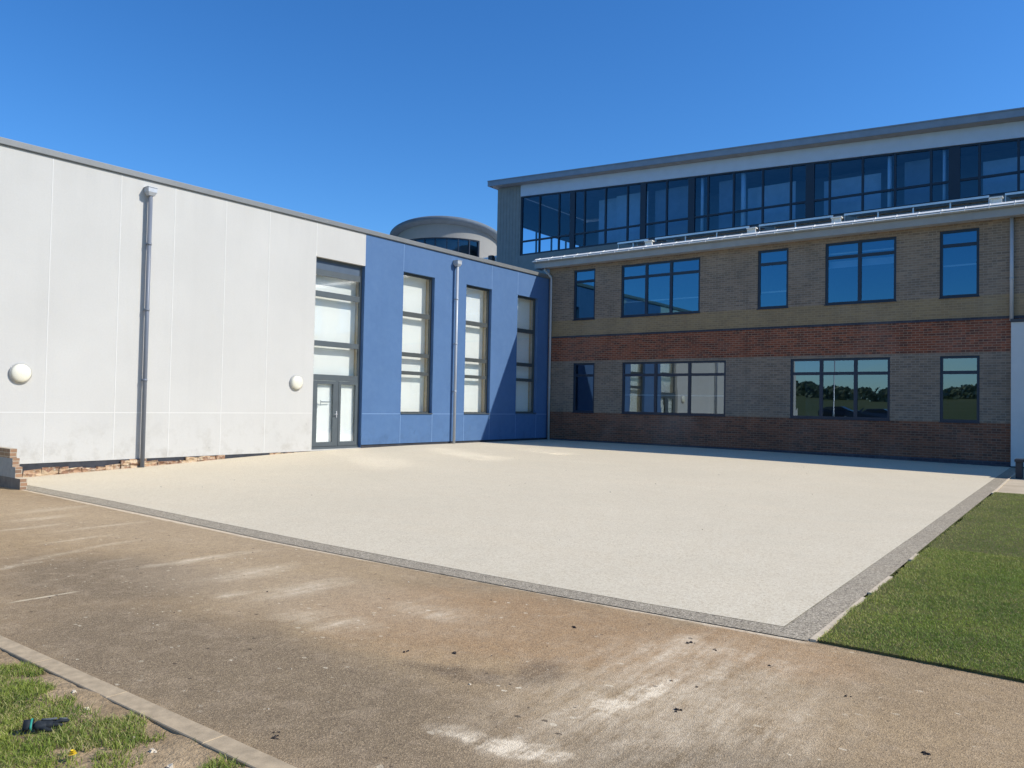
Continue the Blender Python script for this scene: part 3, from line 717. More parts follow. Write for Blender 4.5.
for k,(a,b,hs) in enumerate(((-11.975,-11.045,1),(-10.975,-10.225,-1))):
    d = MB(); w=.10; z0,z1=.11,2.085; pa_,pb_=(-11.79,-11.19) if k==0 else (-10.89,-10.31)
    d.box(-.185,-.125,a,pa_,z0,z1); d.box(-.185,-.125,pb_,b,z0,z1); d.box(-.185,-.125,pa_,pb_,z0,z0+.13); d.box(-.185,-.125,pa_,pb_,z1-.10,z1)
    leaf = d.build('door','frame_grey',HALL)
    q = MB(); q.quad((-.155,pa_-.01,z0+.1),(-.155,pb_+.01,z0+.1),(-.155,pb_+.01,z1-.08),(-.155,pa_-.01,z1-.08)); q.build('pane',paneM,leaf)
    blind_mesh((pa_-.05,pb_+.05,.11,2.09),20+k,-.24,.03).build('curtain','blind',leaf)
    if k==0:
        h = MB(); h.box(-.125,-.095,-11.08,-11.045,.98,1.17,0,.006); h.tube([(-.10,-11.06,1.08),(-.055,-11.06,1.08),(-.05,-11.17,1.08)],.011,8); h.build('handle','handle',leaf)
        t_ = MB()      # small illegible notice on the glass
        t_.box(-.153,-.151,-11.64,-11.27,1.425,1.465); t_.box(-.153,-.151,-11.65,-11.62,1.34,1.50); t_.build('notice','sticker',leaf)
# dark interior shell so nothing shows between the blinds
mb = MB(); mb.quad((-.6,-HW,-.4),(-.6,0,-.4),(-.6,0,6.5),(-.6,-HW,6.5)); mb.build('inner_wall','room_wall',HALL)

# wall lamps
for (y,z,lab) in ((-19.8,1.955,'round opal bulkhead lamp on the white wall near the left edge'),(-12.66,1.99,'round opal bulkhead lamp on the white wall just left of the glazed door')):
    L = thing('wall_lamp',lab,'lamp','bulkhead lamps on the white wall',(0,y,z))
    b = MB(); n=32
    ring=[[(x,r*math.cos(2*math.pi*k/n),r*math.sin(2*math.pi*k/n)) for k in range(n)] for x,r in ((.001,.222),(.045,.222),(.055,.205))]
    vs=[v for rg in ring for v in rg]; b.add(vs,[(i*n+k,i*n+(k+1)%n,(i+1)*n+(k+1)%n,(i+1)*n+k) for i in range(2) for k in range(n)],0,True); b.build('lamp_base','lamp_base',L)
    b = MB(); prof=[(.05+.085*math.sin(a),.20*math.cos(a)) for a in np.linspace(0,math.pi/2*.98,9)]
    vs=[(x,r*math.cos(2*math.pi*k/n),r*math.sin(2*math.pi*k/n)) for x,r in prof for k in range(n)]
    b.add(vs,[(i*n+k,i*n+(k+1)%n,(i+1)*n+(k+1)%n,(i+1)*n+k) for i in range(8) for k in range(n)]+[tuple(8*n+k for k in range(n))],0,True); b.build('diffuser','lamp_opal',L)

# downpipes
def downpipe(label, x, y, ztop, zbot, r, off, hopper, axis='x', mat='pipe_grey', kick=None, brackets=(1.9,3.6,5.2)):
    D = thing('downpipe',label,'downpipe','rainwater downpipes',(x,y,zbot))
    m = MB(); ax = Vector((1,0,0)) if axis=='x' else Vector((0,-1,0))
    zt = ztop-zbot
    pts=[ax*off+Vector((0,0,0)), ax*off+Vector((0,0,zt))]
    if kick: pts=[ax*off, ax*off+Vector((0,0,zt-.55)), ax*off+Vector((0,0,zt-.45)), ax*(off+kick[1])+Vector((kick[0],0,zt-.15)), ax*(off+kick[1])+Vector((kick[0],0,zt))]
    m.tube(pts,r,18); m.build('pipe',mat,D)
    for zb in brackets:
        if zb < ztop-.3:
            q=MB(); z=zb-zbot
            q.tube([ax*off+Vector((0,0,z-.03)),ax*off+Vector((0,0,z+.03))],r+.007,18)
            if axis=='x': q.box(0.004,off,-.02,.02,z-.018,z+.018)
            else: q.box(-.02,.02,-off,-.004,z-.018,z+.018)
            q.build('bracket',mat,D)
    if hopper:
        q=MB(); w=.11; mh='pipe_grey'; h0=zt-.02
        q.hexa([(off-.06,-.07,h0-.03),(off+.06,-.07,h0-.03),(off+.06,.07,h0-.03),(off-.06,.07,h0-.03)],[(.006,-w,h0+.05),(.23,-w,h0+.05),(.23,w,h0+.05),(.006,w,h0+.05)])
        q.box(.006,.23,-w,w,h0+.05,h0+.16); q.box(.004,.242,-w-.01,w+.01,h0+.16,h0+.18)
        hb=q.build('hopper',mh,D); md=hb.modifiers.new('b','BEVEL'); md.width=.006; md.segments=2
    return D
downpipe('grey downpipe with square hopper on the plain white wall',0,-17.14,6.42,-.20,.050,.125,True,mat='pipe_slate')
downpipe('grey downpipe with square hopper on the blue wall between two tall windows',0,-5.93,6.42,.03,.048,.125,True)
downpipe('thin grey downpipe in the corner where the blue wall meets the brick wall',.14,0,7.25,.0,.05,.08,False,axis='y',kick=(-.22,.16),brackets=(2.2,4.6))
downpipe('grey downpipe at the right end of the brick wall ending above the white panel',16.35,0,7.25,4.18,.05,.085,False,axis='y',brackets=(5.4,))

# ------------------------------------------------------------------ brick classroom block
BLK = thing('classroom_block','two-storey banded brick block with a set-back glazed top storey','building')
WE = 34.0
lower = [(1.26,2.27,1.21,3.20),(3.53,7.74,1.21,3.20),(10.02,13.12,1.21,3.20),(14.51,15.55,1.21,3.20)]
upper = [(1.22,2.24,4.97,7.01),(3.43,6.72,4.97,7.01),(8.86,9.92,4.97,7.01),(11.13,13.28,4.97,7.01),(14.49,15.53,4.97,7.01)]
far = [(19.5,22.5,4.97,7.01),(25,28,4.97,7.01)]
ops = lower+upper+far
bands = [-.15,.10,1.21,3.29,4.25,4.97,7.30]
def bandmat(u,z):
    if z<.10: return 4
    if z<1.21: return 3
    if z<3.29: return 0
    if z<4.25: return 2
    if z<4.97: return 1
    return 0
mb = MB()
wall_cells(mb,'y',[0,WE]+[u for o in ops for u in o[:2]],bands+[z for o in ops for z in o[2:]],ops,bandmat)
BM=['brick_grey','brick_tan','brick_red','brick_brown','brick_engineering']
for o in ops: reveal(mb,'y',o,.10,lambda u,z: bandmat(u,min(max(z,o[2]+.01),o[3]-.01)))
mb.build('wall',BM,BLK)
mb = MB(); mb.box(0.003,WE,-.025,-.001,4.252,4.325); mb.build('string_course','brick_engineering',BLK)
# rooms behind the windows
mb = MB()
for z0,z1 in ((.0,3.55),(3.75,7.2)):
    mb.quad((.3,5,z0),(WE,5,z0),(WE,5,z1),(.3,5,z1),0); mb.quad((.3,.12,z0),(WE,.12,z0),(WE,5,z0),(.3,5,z0),1); mb.quad((.3,.12,z1),(WE,.12,z1),(WE,5,z1),(.3,5,z1),0)
    for x in (.3,2.9,8.3,10.5,14.0,WE): mb.quad((x,.12,z0),(x,5,z0),(x,5,z1),(x,.12,z1),0)
mb.build('room_shell',['room_wall','room_floor'],BLK)
glass('glass_block_upper', .25, (.36,.48,.55), 0.0, 1.0, (.26,.66,.95))
def block_window(o, mulls, trans, rail=None, mat='glass_block'):
    if o[2] > 4: mat = 'glass_block_upper'
    f = MB(); frame_bars(f,'y',.035,.105,o,.075,mulls,[(trans-.05,trans+.05)],mw=.11)
    f.box(o[0]-.02,o[1]+.02,-.035,.035,o[2]-.028,o[2]-.003)
    w = f.build('window','frame_dark',BLK)
    p = MB(); e=.045
    xs_=[o[0]]+list(mulls)+[o[1]]
    for a,b in zip(xs_[:-1],xs_[1:]):
        for c,d in ((o[2],trans),(trans,o[3])):
            j=[rng.normal(0,.0012) for _ in range(4)]        # real units never sit perfectly in plane
            a_,b_,c_,d_=a+.02,b-.02,c+.02,d-.02
            p.quad((a_,.075+j[0],c_),(b_,.075+j[1],c_),(b_,.075+j[0]*.5+j[1]*.5+j[2],d_),(a_,.075+j[0]+j[2],d_))
    p.build('pane',mat,w)
    if rail:
        r_=MB(); r_.box(o[0]+.04,o[1]-.04,.125,.155,rail-.024,rail+.024); r_.build('restrictor_rail','rail_white',w)
block_window(lower[0],[],2.70); block_window(lower[1],[4.95,6.33],2.70,1.93); block_window(lower[2],[11.02,12.09],2.70); block_window(lower[3],[],2.70)
block_window(upper[0],[],6.53); block_window(upper[1],[4.51,5.54],6.50,5.56); block_window(upper[2],[],6.52,5.55); block_window(upper[3],[12.19],6.52,6.66); block_window(upper[4],[],6.55,5.95)
for o in far: block_window(o,[(o[0]+o[1])/2],6.53)
# light roller blinds half drawn in two of the upper windows
f = MB(); f.box(11.2,13.2,.22,.225,6.2,6.42); f.build('roller_blind','white_panel',BLK)
# eaves: soffit, fascia, gutter; shaded front greyed, sunlit lip whitened in the colour
mb = MB(); mb.box(-.45,WE,-.40,-.002,7.19,7.205); mb.box(-.45,WE,0.0,.12,7.2,7.55); mb.build('soffit','soffit',BLK)
mb = MB(); mb.box(-.45,WE,-.425,-.40,7.17,7.42); mb.box(-.475,-.45,-.425,.12,7.17,7.42); mb.build('fascia','eave_grey',BLK)
mb = MB()
mb.hexa([(-.50,-.53,7.40),(WE,-.53,7.40),(WE,-.40,7.40),(-.50,-.40,7.40)],[(-.50,-.55,7.50),(WE,-.55,7.50),(WE,-.36,7.50),(-.50,-.36,7.50)])
mb.build('gutter','eave_grey',BLK); mb=MB()
mb.hexa([(-.50,-.59,7.43),(WE,-.59,7.43),(WE,-.30,7.47),(-.50,-.30,7.47)],[(-.50,-.59,7.442),(WE,-.59,7.442),(WE,-.30,7.605),(-.50,-.30,7.605)])
x=-.3
while x<WE-1: mb.hexa([(x,-.60,7.42),(x+.025,-.60,7.42),(x+.025,-.29,7.42),(x,-.29,7.42)],[(x,-.60,7.450),(x+.025,-.60,7.450),(x+.025,-.29,7.622),(x,-.29,7.622)]); x+=.62
mb.build('sunlit_lip','gutter_white',BLK)  # lip sloped to catch the sun, its brightness helped by the white
# low-pitch metal roof up to the set-back storey, darkened as shade under the panels
mb = MB(); mb.hexa([(-.45,-.34,7.42),(WE,-.34,7.42),(WE,3.0,7.92),(-.45,3.0,7.92)],[(-.45,-.34,7.49),(WE,-.34,7.49),(WE,3.0,8.02),(-.45,3.0,8.02)]); mb.build('lower_roof','roof_dark',BLK)
# top storey
D3=3.0; zU=lambda x: 11.49-.0540*(x+3.84)
zR=lambda x: 12.42-.0545*(x+5.5)
mb = MB()
mb.quad((-5.3,D3,6.5),(-3.86,D3,6.5),(-3.86,D3,zR(-3.86)-.3),(-5.3,D3,zR(-5.3)-.3),0)
mb.quad((-3.86,D3,6.5),(WE,D3,6.5),(WE,D3,8.62),(-3.86,D3,8.62),0)
for k in range(1,8): mb.box(-5.3+k*.19,-5.3+k*.19+.012,D3-.01,D3,6.5,zR(-5)-.4,0)
mb.build('cladding','cladding',BLK)
mb = MB(); mb.quad((-3.86,D3-.03,zU(-3.86)),(WE,D3-.03,zU(WE)),(WE,D3-.03,zR(WE)-.29),(-3.86,D3-.03,zR(-3.86)-.29),0)
for xj in (.3,4.4,8.6,12.8,17.): mb.box(xj,xj+.012,D3-.034,D3-.03,zU(xj)+.01,zR(xj)-.31,0)
mb.quad((-3.86,D3-.03,zU(-3.86)),(-3.86,D3,zU(-3.86)),(-3.86,D3,zR(-3.86)-.29),(-3.86,D3-.03,zR(-3.86)-.29),0)
mb.quad((-3.86,D3-.03,zU(-3.86)),(WE,D3-.03,zU(WE)),(WE,D3+.1,zU(WE)),(-3.86,D3+.1,zU(-3.86)),0)
mb.build('fascia_panel','white_panel',BLK)
# roof slab, falling to the right
mb = MB()
def slab(x0,x1,y0,y1,zt,th,mi=0): mb.hexa([(x0,y0,zt(x0)-th),(x1,y0,zt(x1)-th),(x1,y1,zt(x1)-th),(x0,y1,zt(x0)-th)],[(x0,y0,zt(x0)),(x1,y0,zt(x1)),(x1,y1,zt(x1)),(x0,y1,zt(x0))],mi)
slab(-5.55,WE,2.62,15.5,lambda x:zR(x)-.02,.26)
mb.build('upper_roof','soffit',BLK)
mb = MB()
slab(-5.60,WE,2.56,2.617,zR,.27); slab(-5.60,WE,2.53,2.56,zR,.04); slab(-5.60,-5.552,2.617,15.5,zR,.27)
mb.build('roof_edge','roof_edge',BLK)
# glazing
thin=[-2.77,-1.66,-.26,.84,1.95,3.82,4.81+.15,6.74-1.05,6.74,7.91,8.99,10.41,11.55,12.62,13.75,15.18,16.27,18.5,19.7,20.9,23.3,24.5,25.7,28,29.2,30.4]
thin=[-2.77,-1.66,-.26,.84,1.95,3.82,5.66,6.74,7.91,8.99,10.41,11.55,12.62,13.75,15.18,16.27,18.5,19.7,20.9,23.3,24.5,25.7,28,29.2,30.4]
wide=[(-1.04,-.78),(2.58,2.84),(4.80,5.08),(9.55,9.86),(14.28,14.62),(17.2,17.5),(22,22.3),(26.8,27.1)]
mb = MB()
for xm in thin: mb.box(xm-.035,xm+.035,D3+.03,D3+.13,8.70,zU(xm)-.055)
for a,b in wide: mb.box(a,b,D3+.02,D3+.14,8.70,zU(b)-.055)
mb.box(-3.86,-3.79,D3+.026,D3+.134,8.62,zU(-3.8)-.005)
mb.box(-3.79,WE,D3+.024,D3+.136,8.62,8.70); mb.box(-3.79,WE,D3+.034,D3+.126,9.27,9.345)
mb.hexa([(-3.79,D3+.024,zU(-3.79)-.06),(WE,D3+.024,zU(WE)-.06),(WE,D3+.136,zU(WE)-.06),(-3.79,D3+.136,zU(-3.79)-.06)],[(-3.79,D3+.024,zU(-3.79)-.004),(WE,D3+.024,zU(WE)-.004),(WE,D3+.136,zU(WE)-.004),(-3.79,D3+.136,zU(-3.79)-.004)])
cw = mb.build('ribbon_window','frame_dark',BLK)
p = MB(); edges=sorted([-3.83]+thin+[e for w_ in wide for e in w_]+[WE-.1])
for a,b in zip(edges[:-1],edges[1:]):
    if any(abs(a-w_[0])<.01 and abs(b-w_[1])<.01 for w_ in wide): continue
    j=rng.normal(0,.0015,3)
    p.quad((a,D3+.08+j[0],8.66),(b,D3+.08+j[1],8.66),(b,D3+.08+j[1]+j[2],zU(b)-.03),(a,D3+.08+j[0]+j[2],zU(a)-.03))
p.build('pane','glass_upper',cw)
for xa,xb in ((4.93,5.06),(6.68,6.87),(12.18,12.32),(13.96,14.07)): 
    mb = MB(); k_=(3.28+26.53)/(4.0+26.53); xc_=18.53+((xa+xb)/2-18.53)*k_; mb.tube([(xc_,3.28,8.31),(xc_,3.28,zU(xc_)+.02)],(xb-xa)/2,16); mb.build('column','column_white',cw)
mb = MB()
# inside of the top storey: floor, back wall with an opening to the sky on the left, glazed gable
mb.quad((-5.3,3.2,8.3),(WE,3.2,8.3),(WE,11,8.3),(-5.3,11,8.3),1)
mb.quad((-5.3,11,8.3),(WE,11,8.3),(WE,11,11.0),(-5.3,11,12.0),0)
mb.quad((-5.29,3.02,8.3),(-3.88,3.02,8.3),(-3.88,3.02,12),(-5.29,3.02,12),0)
mb.quad((2.3,6,8.3),(WE,6,8.3),(WE,6,10.9),(2.3,6,11),0)
mb.build('room_shell',['room_wall','room_floor'],BLK)
for xa,xb,yy,zt_ in ((-.2,1.9,4.2,0),(.9,2.5,3.9,0),(2.95,4.6,3.7,0),(5.9,6.5,3.6,0),(7.0,8.9,3.9,.25),(10.0,12.0,3.8,.3),(12.8,13.6,3.7,0),(15.2,17.,3.8,.2)):
    q_=MB(); q_.box(xa,xb,yy,yy+.04,8.31,zU(xb)-.15-zt_); q_.build('partition','partition_pale' if zt_ or xa<2 else 'partition',BLK)
mb = MB()       # gable wall x=-5.3 with a window band
gops=[(3.6,10.6,8.95,10.65)]
us=[3.0,11.0]+list(gops[0][:2]); zs=[6.0,12.1]+list(gops[0][2:])
for a,b in zip(sorted(us)[:-1],sorted(us)[1:]):
    for c,d in zip(sorted(zs)[:-1],sorted(zs)[1:]):
        if 3.6<(a+b)/2<10.6 and 8.95<(c+d)/2<10.65: continue
        mb.quad((-5.3,b,c),(-5.3,a,c),(-5.3,a,d),(-5.3,b,d))
gw = mb.build('gable_wall','cladding',BLK)
mb = MB()
for yy in (3.6,4.9,6.3,7.7,9.1,10.54): mb.box(-5.36,-5.28,yy,yy+.07,8.95,10.65)
mb.box(-5.36,-5.28,3.67,10.54,8.95,9.02); mb.box(-5.36,-5.28,3.67,10.54,10.58,10.65); mb.build('gable_window','frame_dark',gw)
mb = MB(); mb.quad((WE,0,-.2),(WE,15,-.2),(WE,15,10),(WE,0,10)); mb.quad((-5.3,15,-.2),(WE,15,-.2),(WE,15,10),(-5.3,15,12)); mb.build('rear_wall','brick_grey',BLK)

# roof panels above the gutter (front frames bright, undersides dark)
labs=['short dark roof panel at the left end of the row above the white gutter','dark roof panel above the gutter between the first and second white brackets from the left',
      'dark roof panel above the gutter between the second and third white brackets','dark roof panel above the gutter between the third and fourth white brackets','dark roof panel above the gutter running off the right edge']
for (x0,x1),lab in zip(((3.1,4.45),(4.75,8.45),(8.8,11.3),(11.65,15.75),(16.15,20.2)),labs):
    T = thing('roof_panel',lab,'roof panel','dark panels on the low roof',(x0,.22,7.83))
    L=x1-x0; m=MB()
    def pl(y0,y1,za,zb,th,mi,mm=m,L=L,xa=0.,xb=None):
        xb=L if xb is None else xb
        mm.hexa([(xa,y0,za-th),(xb,y0,za-th),(xb,y1,zb-th),(xa,y1,zb-th)],[(xa,y0,za),(xb,y0,za),(xb,y1,zb),(xa,y1,zb)],mi)
    pl(.03,1.6,.14,.38,.03,0); m.build('panel','pv_glass',T)
    m2=MB(); pl(0,.03,.155,.16,.065,0,m2); pl(1.6,1.63,.385,.39,.065,0,m2); m2.build('panel_frame','alu',T)
    m3=MB()
    k=max(2,int(L/1.0))
    for q in range(k+1): m3.box(L*q/k-.02 if q else .0,(L*q/k+.02) if q<k else L,.06,.12,-.16,.10)
    m3.build('support_foot','alu',T)
for i,(xb,zb) in enumerate(((4.6,7.62),(8.62,7.62),(11.47,7.62),(15.95,7.62))):
    T=MB(); T.box(-.17,.17,-.05,.12,.0,.035); T.box(-.13,.13,-.02,.06,.035,.16); T.box(-.17,.17,-.08,.14,.16,.205); T.box(-.15,-.09,-.045,-.02,.035,.16); T.box(.09,.15,-.045,-.02,.035,.16)
    o=T.build('roof_bracket','gutter_white',loc=(xb,.02,zb+.03)); tag(o,['white roof bracket, leftmost above the gutter','white roof bracket above the single upper window','white roof bracket above the left half of the two-light upper window','white roof bracket above the right end of the brick wall'][i],'bracket','white brackets between the roof panels')
    md=o.modifiers.new('b','BEVEL'); md.width=.008; md.segments=2

# white panel wall at the right edge
W = thing('white_wall','plain white wall panel with dark coping at the right edge of the photo','wall',None,(16.34,0,0))
mb=MB(); mb.box(0,8,-.12,-.004,-.02,4.13,0,.006); paint('wall_white', (.56,.585,.57), .6, 0, .05); mb.build('panel','wall_white',W)
mb=MB(); mb.box(-.015,8,-.16,-.003,4.132,4.22); mb.build('coping','roof_dark',W)
# dark bench beyond the walkway
B = thing('bench','low dark bench in the shade beneath the white wall panel','bench',None,(16.78,-4.5,-.055))
mb=MB(); mb.box(0,2.6,-.05,.40,.40,.465,0,.01); mb.build('seat','bench_dark',B)
for xx in (.02,1.25,2.45):
    mb=MB(); mb.box(xx,xx+.13,-.02,.36,.0,.40,0,.01); mb.build('leg','bench_dark',B)

# link roof and drum behind
LK = thing('link_block','low flat-roofed link with pale coping behind the blue hall','building')
mb=MB(); mb.box(-24,-5.32,5.0,16,0,9.0); mb.build('wall','drum_render',LK)
mb=MB(); mb.box(-24.1,-5.32,4.88,16.1,9.002,9.22); mb.build('coping','gutter_white',LK)
mb=MB(); mb.hexa([(-9,4.0,8.6),(-5.32,4.0,8.6),(-5.32,4.87,8.6),(-9,4.87,8.6)],[(-9,4.0,8.75),(-5.32,4.0,9.02),(-5.32,4.87,9.40),(-9,4.87,9.0)]); mb.build('flashing','gutter_white',LK)
mb=MB(); mb.box(-6.45,-6.2,3.75,3.95,8.6,9.02); mb.build('vent','roof_dark',LK)

DR = thing('drum_tower','round rendered drum with a tilted oval roof and curved ribbon window behind the hall','building',None,(-15.1,10.1,0))
rd=3.3; n=96
# angles measured from +x; the camera looks from the right front
def ring(r,a): return (r*math.cos(a),r*math.sin(a))
camdir=math.atan2(-26.53-10.1,18.53+15.1)
w0,w1=camdir-R(100),camdir+R(36); zw0,zw1=9.6,11.42
# tilted roof plane
tx,ty=.045,-.155
cz=11.72
rz=lambda x,y: cz+tx*x+ty*y
cosc,sinc=math.cos(camdir),math.sin(camdir)
kt=.20; kl=.03
def rz(x,y):
    dcam=x*cosc+y*sinc; side=-x*sinc+y*cosc
    return cz+kt*dcam-kl*side
mb=MB()
for k in range(n):
    a,b=2*math.pi*k/n,2*math.pi*(k+1)/n; am=(a+b)/2
    d=(am-w0)%(2*math.pi); inw=d<(w1-w0)
    (xa,ya),(xb,yb)=ring(rd,a),ring(rd,b)
    if inw:
        mb.add([(xa,ya,0),(xb,yb,0),(xb,yb,zw0),(xa,ya,zw0)],[(0,1,2,3)],0,True); mb.add([(xa,ya,zw1),(xb,yb,zw1),(xb,yb,rz(xb,yb)),(xa,ya,rz(xa,ya))],[(0,1,2,3)],0,True)
        (xc,yc),(xd,yd)=ring(rd-.15,a),ring(rd-.15,b)
        mb.quad((xa,ya,zw1),(xb,yb,zw1),(xd,yd,zw1),(xc,yc,zw1)); mb.quad((xa,ya,zw0),(xb,yb,zw0),(xd,yd,zw0),(xc,yc,zw0))
    else: mb.add([(xa,ya,0),(xb,yb,0),(xb,yb,rz(xb,yb)),(xa,ya,rz(xa,ya))],[(0,1,2,3)],0,True)
mb.build('wall','drum_render',DR)
mb=MB(); pm=MB(); km=MB()
k=0; a=w0
while a<w1-.001:
    b=min(a+R(12.4),w1)
    for q in range(4):
        a1=a+(b-a)*q/4; b1=a+(b-a)*(q+1)/4
        (x1,y1),(x2,y2)=ring(rd-.11,a1),ring(rd-.11,b1)
        pm.quad((x1,y1,zw0),(x2,y2,zw0),(x2,y2,zw1),(x1,y1,zw1))
        (x3,y3),(x4,y4)=ring(rd-.9,a1),ring(rd-.9,b1); km.quad((x3,y3,zw0),(x4,y4,zw0),(x4,y4,zw1),(x3,y3,zw1))
        for (za,zb) in ((zw0+.001,zw0+.07),(zw1-.07,zw1-.001)):
            o4=[ring(rd-.04,a1),ring(rd-.04,b1),ring(rd-.14,b1),ring(rd-.14,a1)]
            mb.hexa([(x,y,za) for x,y in o4],[(x,y,zb) for x,y in o4])
    o4=[ring(rd-.03,a-R(.55)),ring(rd-.03,a+R(.55)),ring(rd-.15,a+R(.55)),ring(rd-.15,a-R(.55))]
    mb.hexa([(x,y,zw0+.002) for x,y in o4],[(x,y,zw1-.002) for x,y in o4]); a=b
o4=[ring(rd-.03,w1-R(1.1)),ring(rd-.03,w1-R(.02)),ring(rd-.15,w1-R(.02)),ring(rd-.15,w1-R(1.1))]
mb.hexa([(x,y,zw0+.003) for x,y in o4],[(x,y,zw1-.003) for x,y in o4])
cw2=mb.build('curved_window','frame_dark',DR); pm.build('pane','glass_upper',cw2); km.build('lining','room_floor',cw2)
mb=MB(); ro=rd+.42
prof=[(ro-.40,-.16),(ro-.06,-.10),(ro,.0),(ro-.02,.13),(ro-.12,.20),(.01,.45)]
vs=[]
for r_,dz in prof:
    for k in range(n):
        x,y=ring(r_,2*math.pi*k/n); vs.append((x,y,rz(x,y)+dz))
mb.add(vs,[(i*n+k,i*n+(k+1)%n,(i+1)*n+(k+1)%n,(i+1)*n+k) for i in range(len(prof)-1) for k in range(n)],0,True)
paint('drum_roof', (.13,.16,.19), .75); mb.build('roof','drum_roof',DR)

# stepped low brick wall at the left edge
SW = thing('garden_wall','low stepped brick wall end standing on the path at the left edge','wall',None,(2.54,-20.66,-.29))
def course(name,x0,x1,z0,z1,mats):  # shaded fronts coloured grey, sunlit ends brown
    m=MB(); y1=.12
    m.quad((x0,0,z0),(x1,0,z0),(x1,0,z1),(x0,0,z1),0); m.quad((x1,0,z0),(x1,y1,z0),(x1,y1,z1),(x1,0,z1),1)
    m.quad((x0,0,z1),(x1,0,z1),(x1,y1,z1),(x0,y1,z1),2); m.quad((x1,y1,z0),(x0,y1,z0),(x0,y1,z1),(x1,y1,z1),0); m.quad((x0,y1,z0),(x0,0,z0),(x0,0,z1),(x0,y1,z1),1)
    return m.build(name,mats,SW)
paint('front_shade_dark', (.17,.165,.15),.9,0,.3,7.)  # shade on the front faces is in these two greys
paint('front_shade_grey',(.30,.33,.33),.85,0,.15,9.)
course('footing',-2.5,-.0,-.05,.215,['front_shade_dark','brick_lit_end','edging'])
course('step',-2.5,-.24,.215,.42,['front_shade_grey','brick_lit_end','edging'])
course('step',-2.5,-.38,.42,.575,['front_shade_grey','brick_lit_end','brick_yellow'])
course('step',-2.5,-.52,.575,.75,['brick_yellow','brick_lit_end','brick_yellow'])

# ------------------------------------------------------------------ small things on the grass
def glove():
    G = thing('work_glove','black work glove with a teal cuff band lying on the grass','glove',None,(14.60,-24.98,float(gz(14.6,-25))+.006))
    G.scale=(.66,.66,.66); G.rotation_euler=(0,0,R(62))       # fingers point along local +x
    def skin(name,verts,edges,rad,mat,parent):
        me=bpy.data.meshes.new(name); me.from_pydata(verts,edges,[]); ob=bpy.data.objects.new(name,me); COL.objects.link(ob); ob.parent=parent
        md=ob.modifiers.new('s','SKIN'); 
        for i,r in enumerate(rad): me.skin_vertices[0].data[i].radius=r
        me.skin_vertices[0].data[0].use_root=True
        sd=ob.modifiers.new('ss','SUBSURF'); sd.levels=2; sd.render_levels=2
        me.materials.append(M[mat]); return ob
    V_=[(-.03,0,.035),(.03,0,.034),(.075,.0,.032)]; E_=[(0,1),(1,2)]; Rr=[(.042,.030),(.048,.028),(.046,.024)]
    for (y0,l,dz) in ((.034,.085,.0),(.012,.105,.012),(-.012,.098,.022),(-.033,.07,.006)):
        k=len(V_); V_+= [(.09,y0,.030),(.09+l*.5,y0*1.25,.030+dz),(.09+l,y0*1.35,.020+dz)]; E_+=[(2,k),(k,k+1),(k+1,k+2)]; Rr+=[(.015,.015),(.0135,.0135),(.0115,.0115)]
    k=len(V_); V_+=[(.03,-.05,.028),(.065,-.078,.022),(.10,-.088,.017)]; E_+=[(1,k),(k,k+1),(k+1,k+2)]; Rr+=[(.019,.019),(.016,.016),(.013,.013)]
    me=bpy.data.meshes.new('glove_body'); me.from_pydata(V_,E_,[]); ob=bpy.data.objects.new('glove_body',me); COL.objects.link(ob); ob.parent=G
    md=ob.modifiers.new('s','SKIN'); md.use_smooth_shade=True
    for i,r in enumerate(Rr): me.skin_vertices[0].data[i].radius=r
    me.skin_vertices[0].data[1].use_root=True
    sd=ob.modifiers.new('ss','SUBSURF'); sd.levels=2; sd.render_levels=2; me.materials.append(M['glove_black'])
    def sleeve(name,x0,x1,r0,r1,mat,th=.004):
        m=MB(); n=28; vs=[]
        for (x,s,inn) in ((x0,r0,0),(x1,r1,0),(x1,r1-th,1),(x0,r0-th,1)):
            for k in range(n):
                a=2*math.pi*k/n; w=1+.10*math.sin(3*a+x*40)
                vs.append((x,s*math.cos(a)*w*1.12,.040+s*math.sin(a)*w*.82))
        m.add(vs,[(i*n+k,i*n+(k+1)%n,((i+1)%4)*n+(k+1)%n,((i+1)%4)*n+k) for i in range(4) for k in range(n)],0,True); return m.build(name,mat,G)
    sleeve('cuff',-.085,-.026,.047,.042,'glove_black'); sleeve('cuff_band',-.043,-.030,.0475,.0465,'glove_teal',.003)
    m=MB(); m.tube([(.02,.012,.066),(.075,.014,.060),(.115,.013,.062)],[.006,.008,.005],8); m.tube([(.13,.012,.058),(.18,.014,.050)],[.006,.005],8); m.build('grip_patch','glove_grey',G)
glove()
DN = thing('dandelion','yellow dandelion flower in the grass at the bottom edge','flower',None,(15.05,-25.02,float(gz(15.05,-25.02))-.03))
m=MB(); m.tube([(0,0,0),(.004,.002,.04),(.006,.0,.062)],.0018,6); m.build('stem','stem',DN)
m=MB()
for ringi,(r_,zz,nn) in enumerate(((.017,.062,20),(.013,.066,16),(.008,.069,10))):
    for k in range(nn):
        a=2*math.pi*(k+ringi*.4)/nn; w=.0028; c,s=math.cos(a),math.sin(a)
        m.quad((.006-s*w*.4,c*w*.4,zz-.003),(.006+s*w*.4,-c*w*.4,zz-.003),(.006+c*r_+s*w,s*r_-c*w,zz+.004*ringi),(.006+c*r_-s*w,s*r_+c*w,zz+.004*ringi))
m.build('petals','petal',DN)

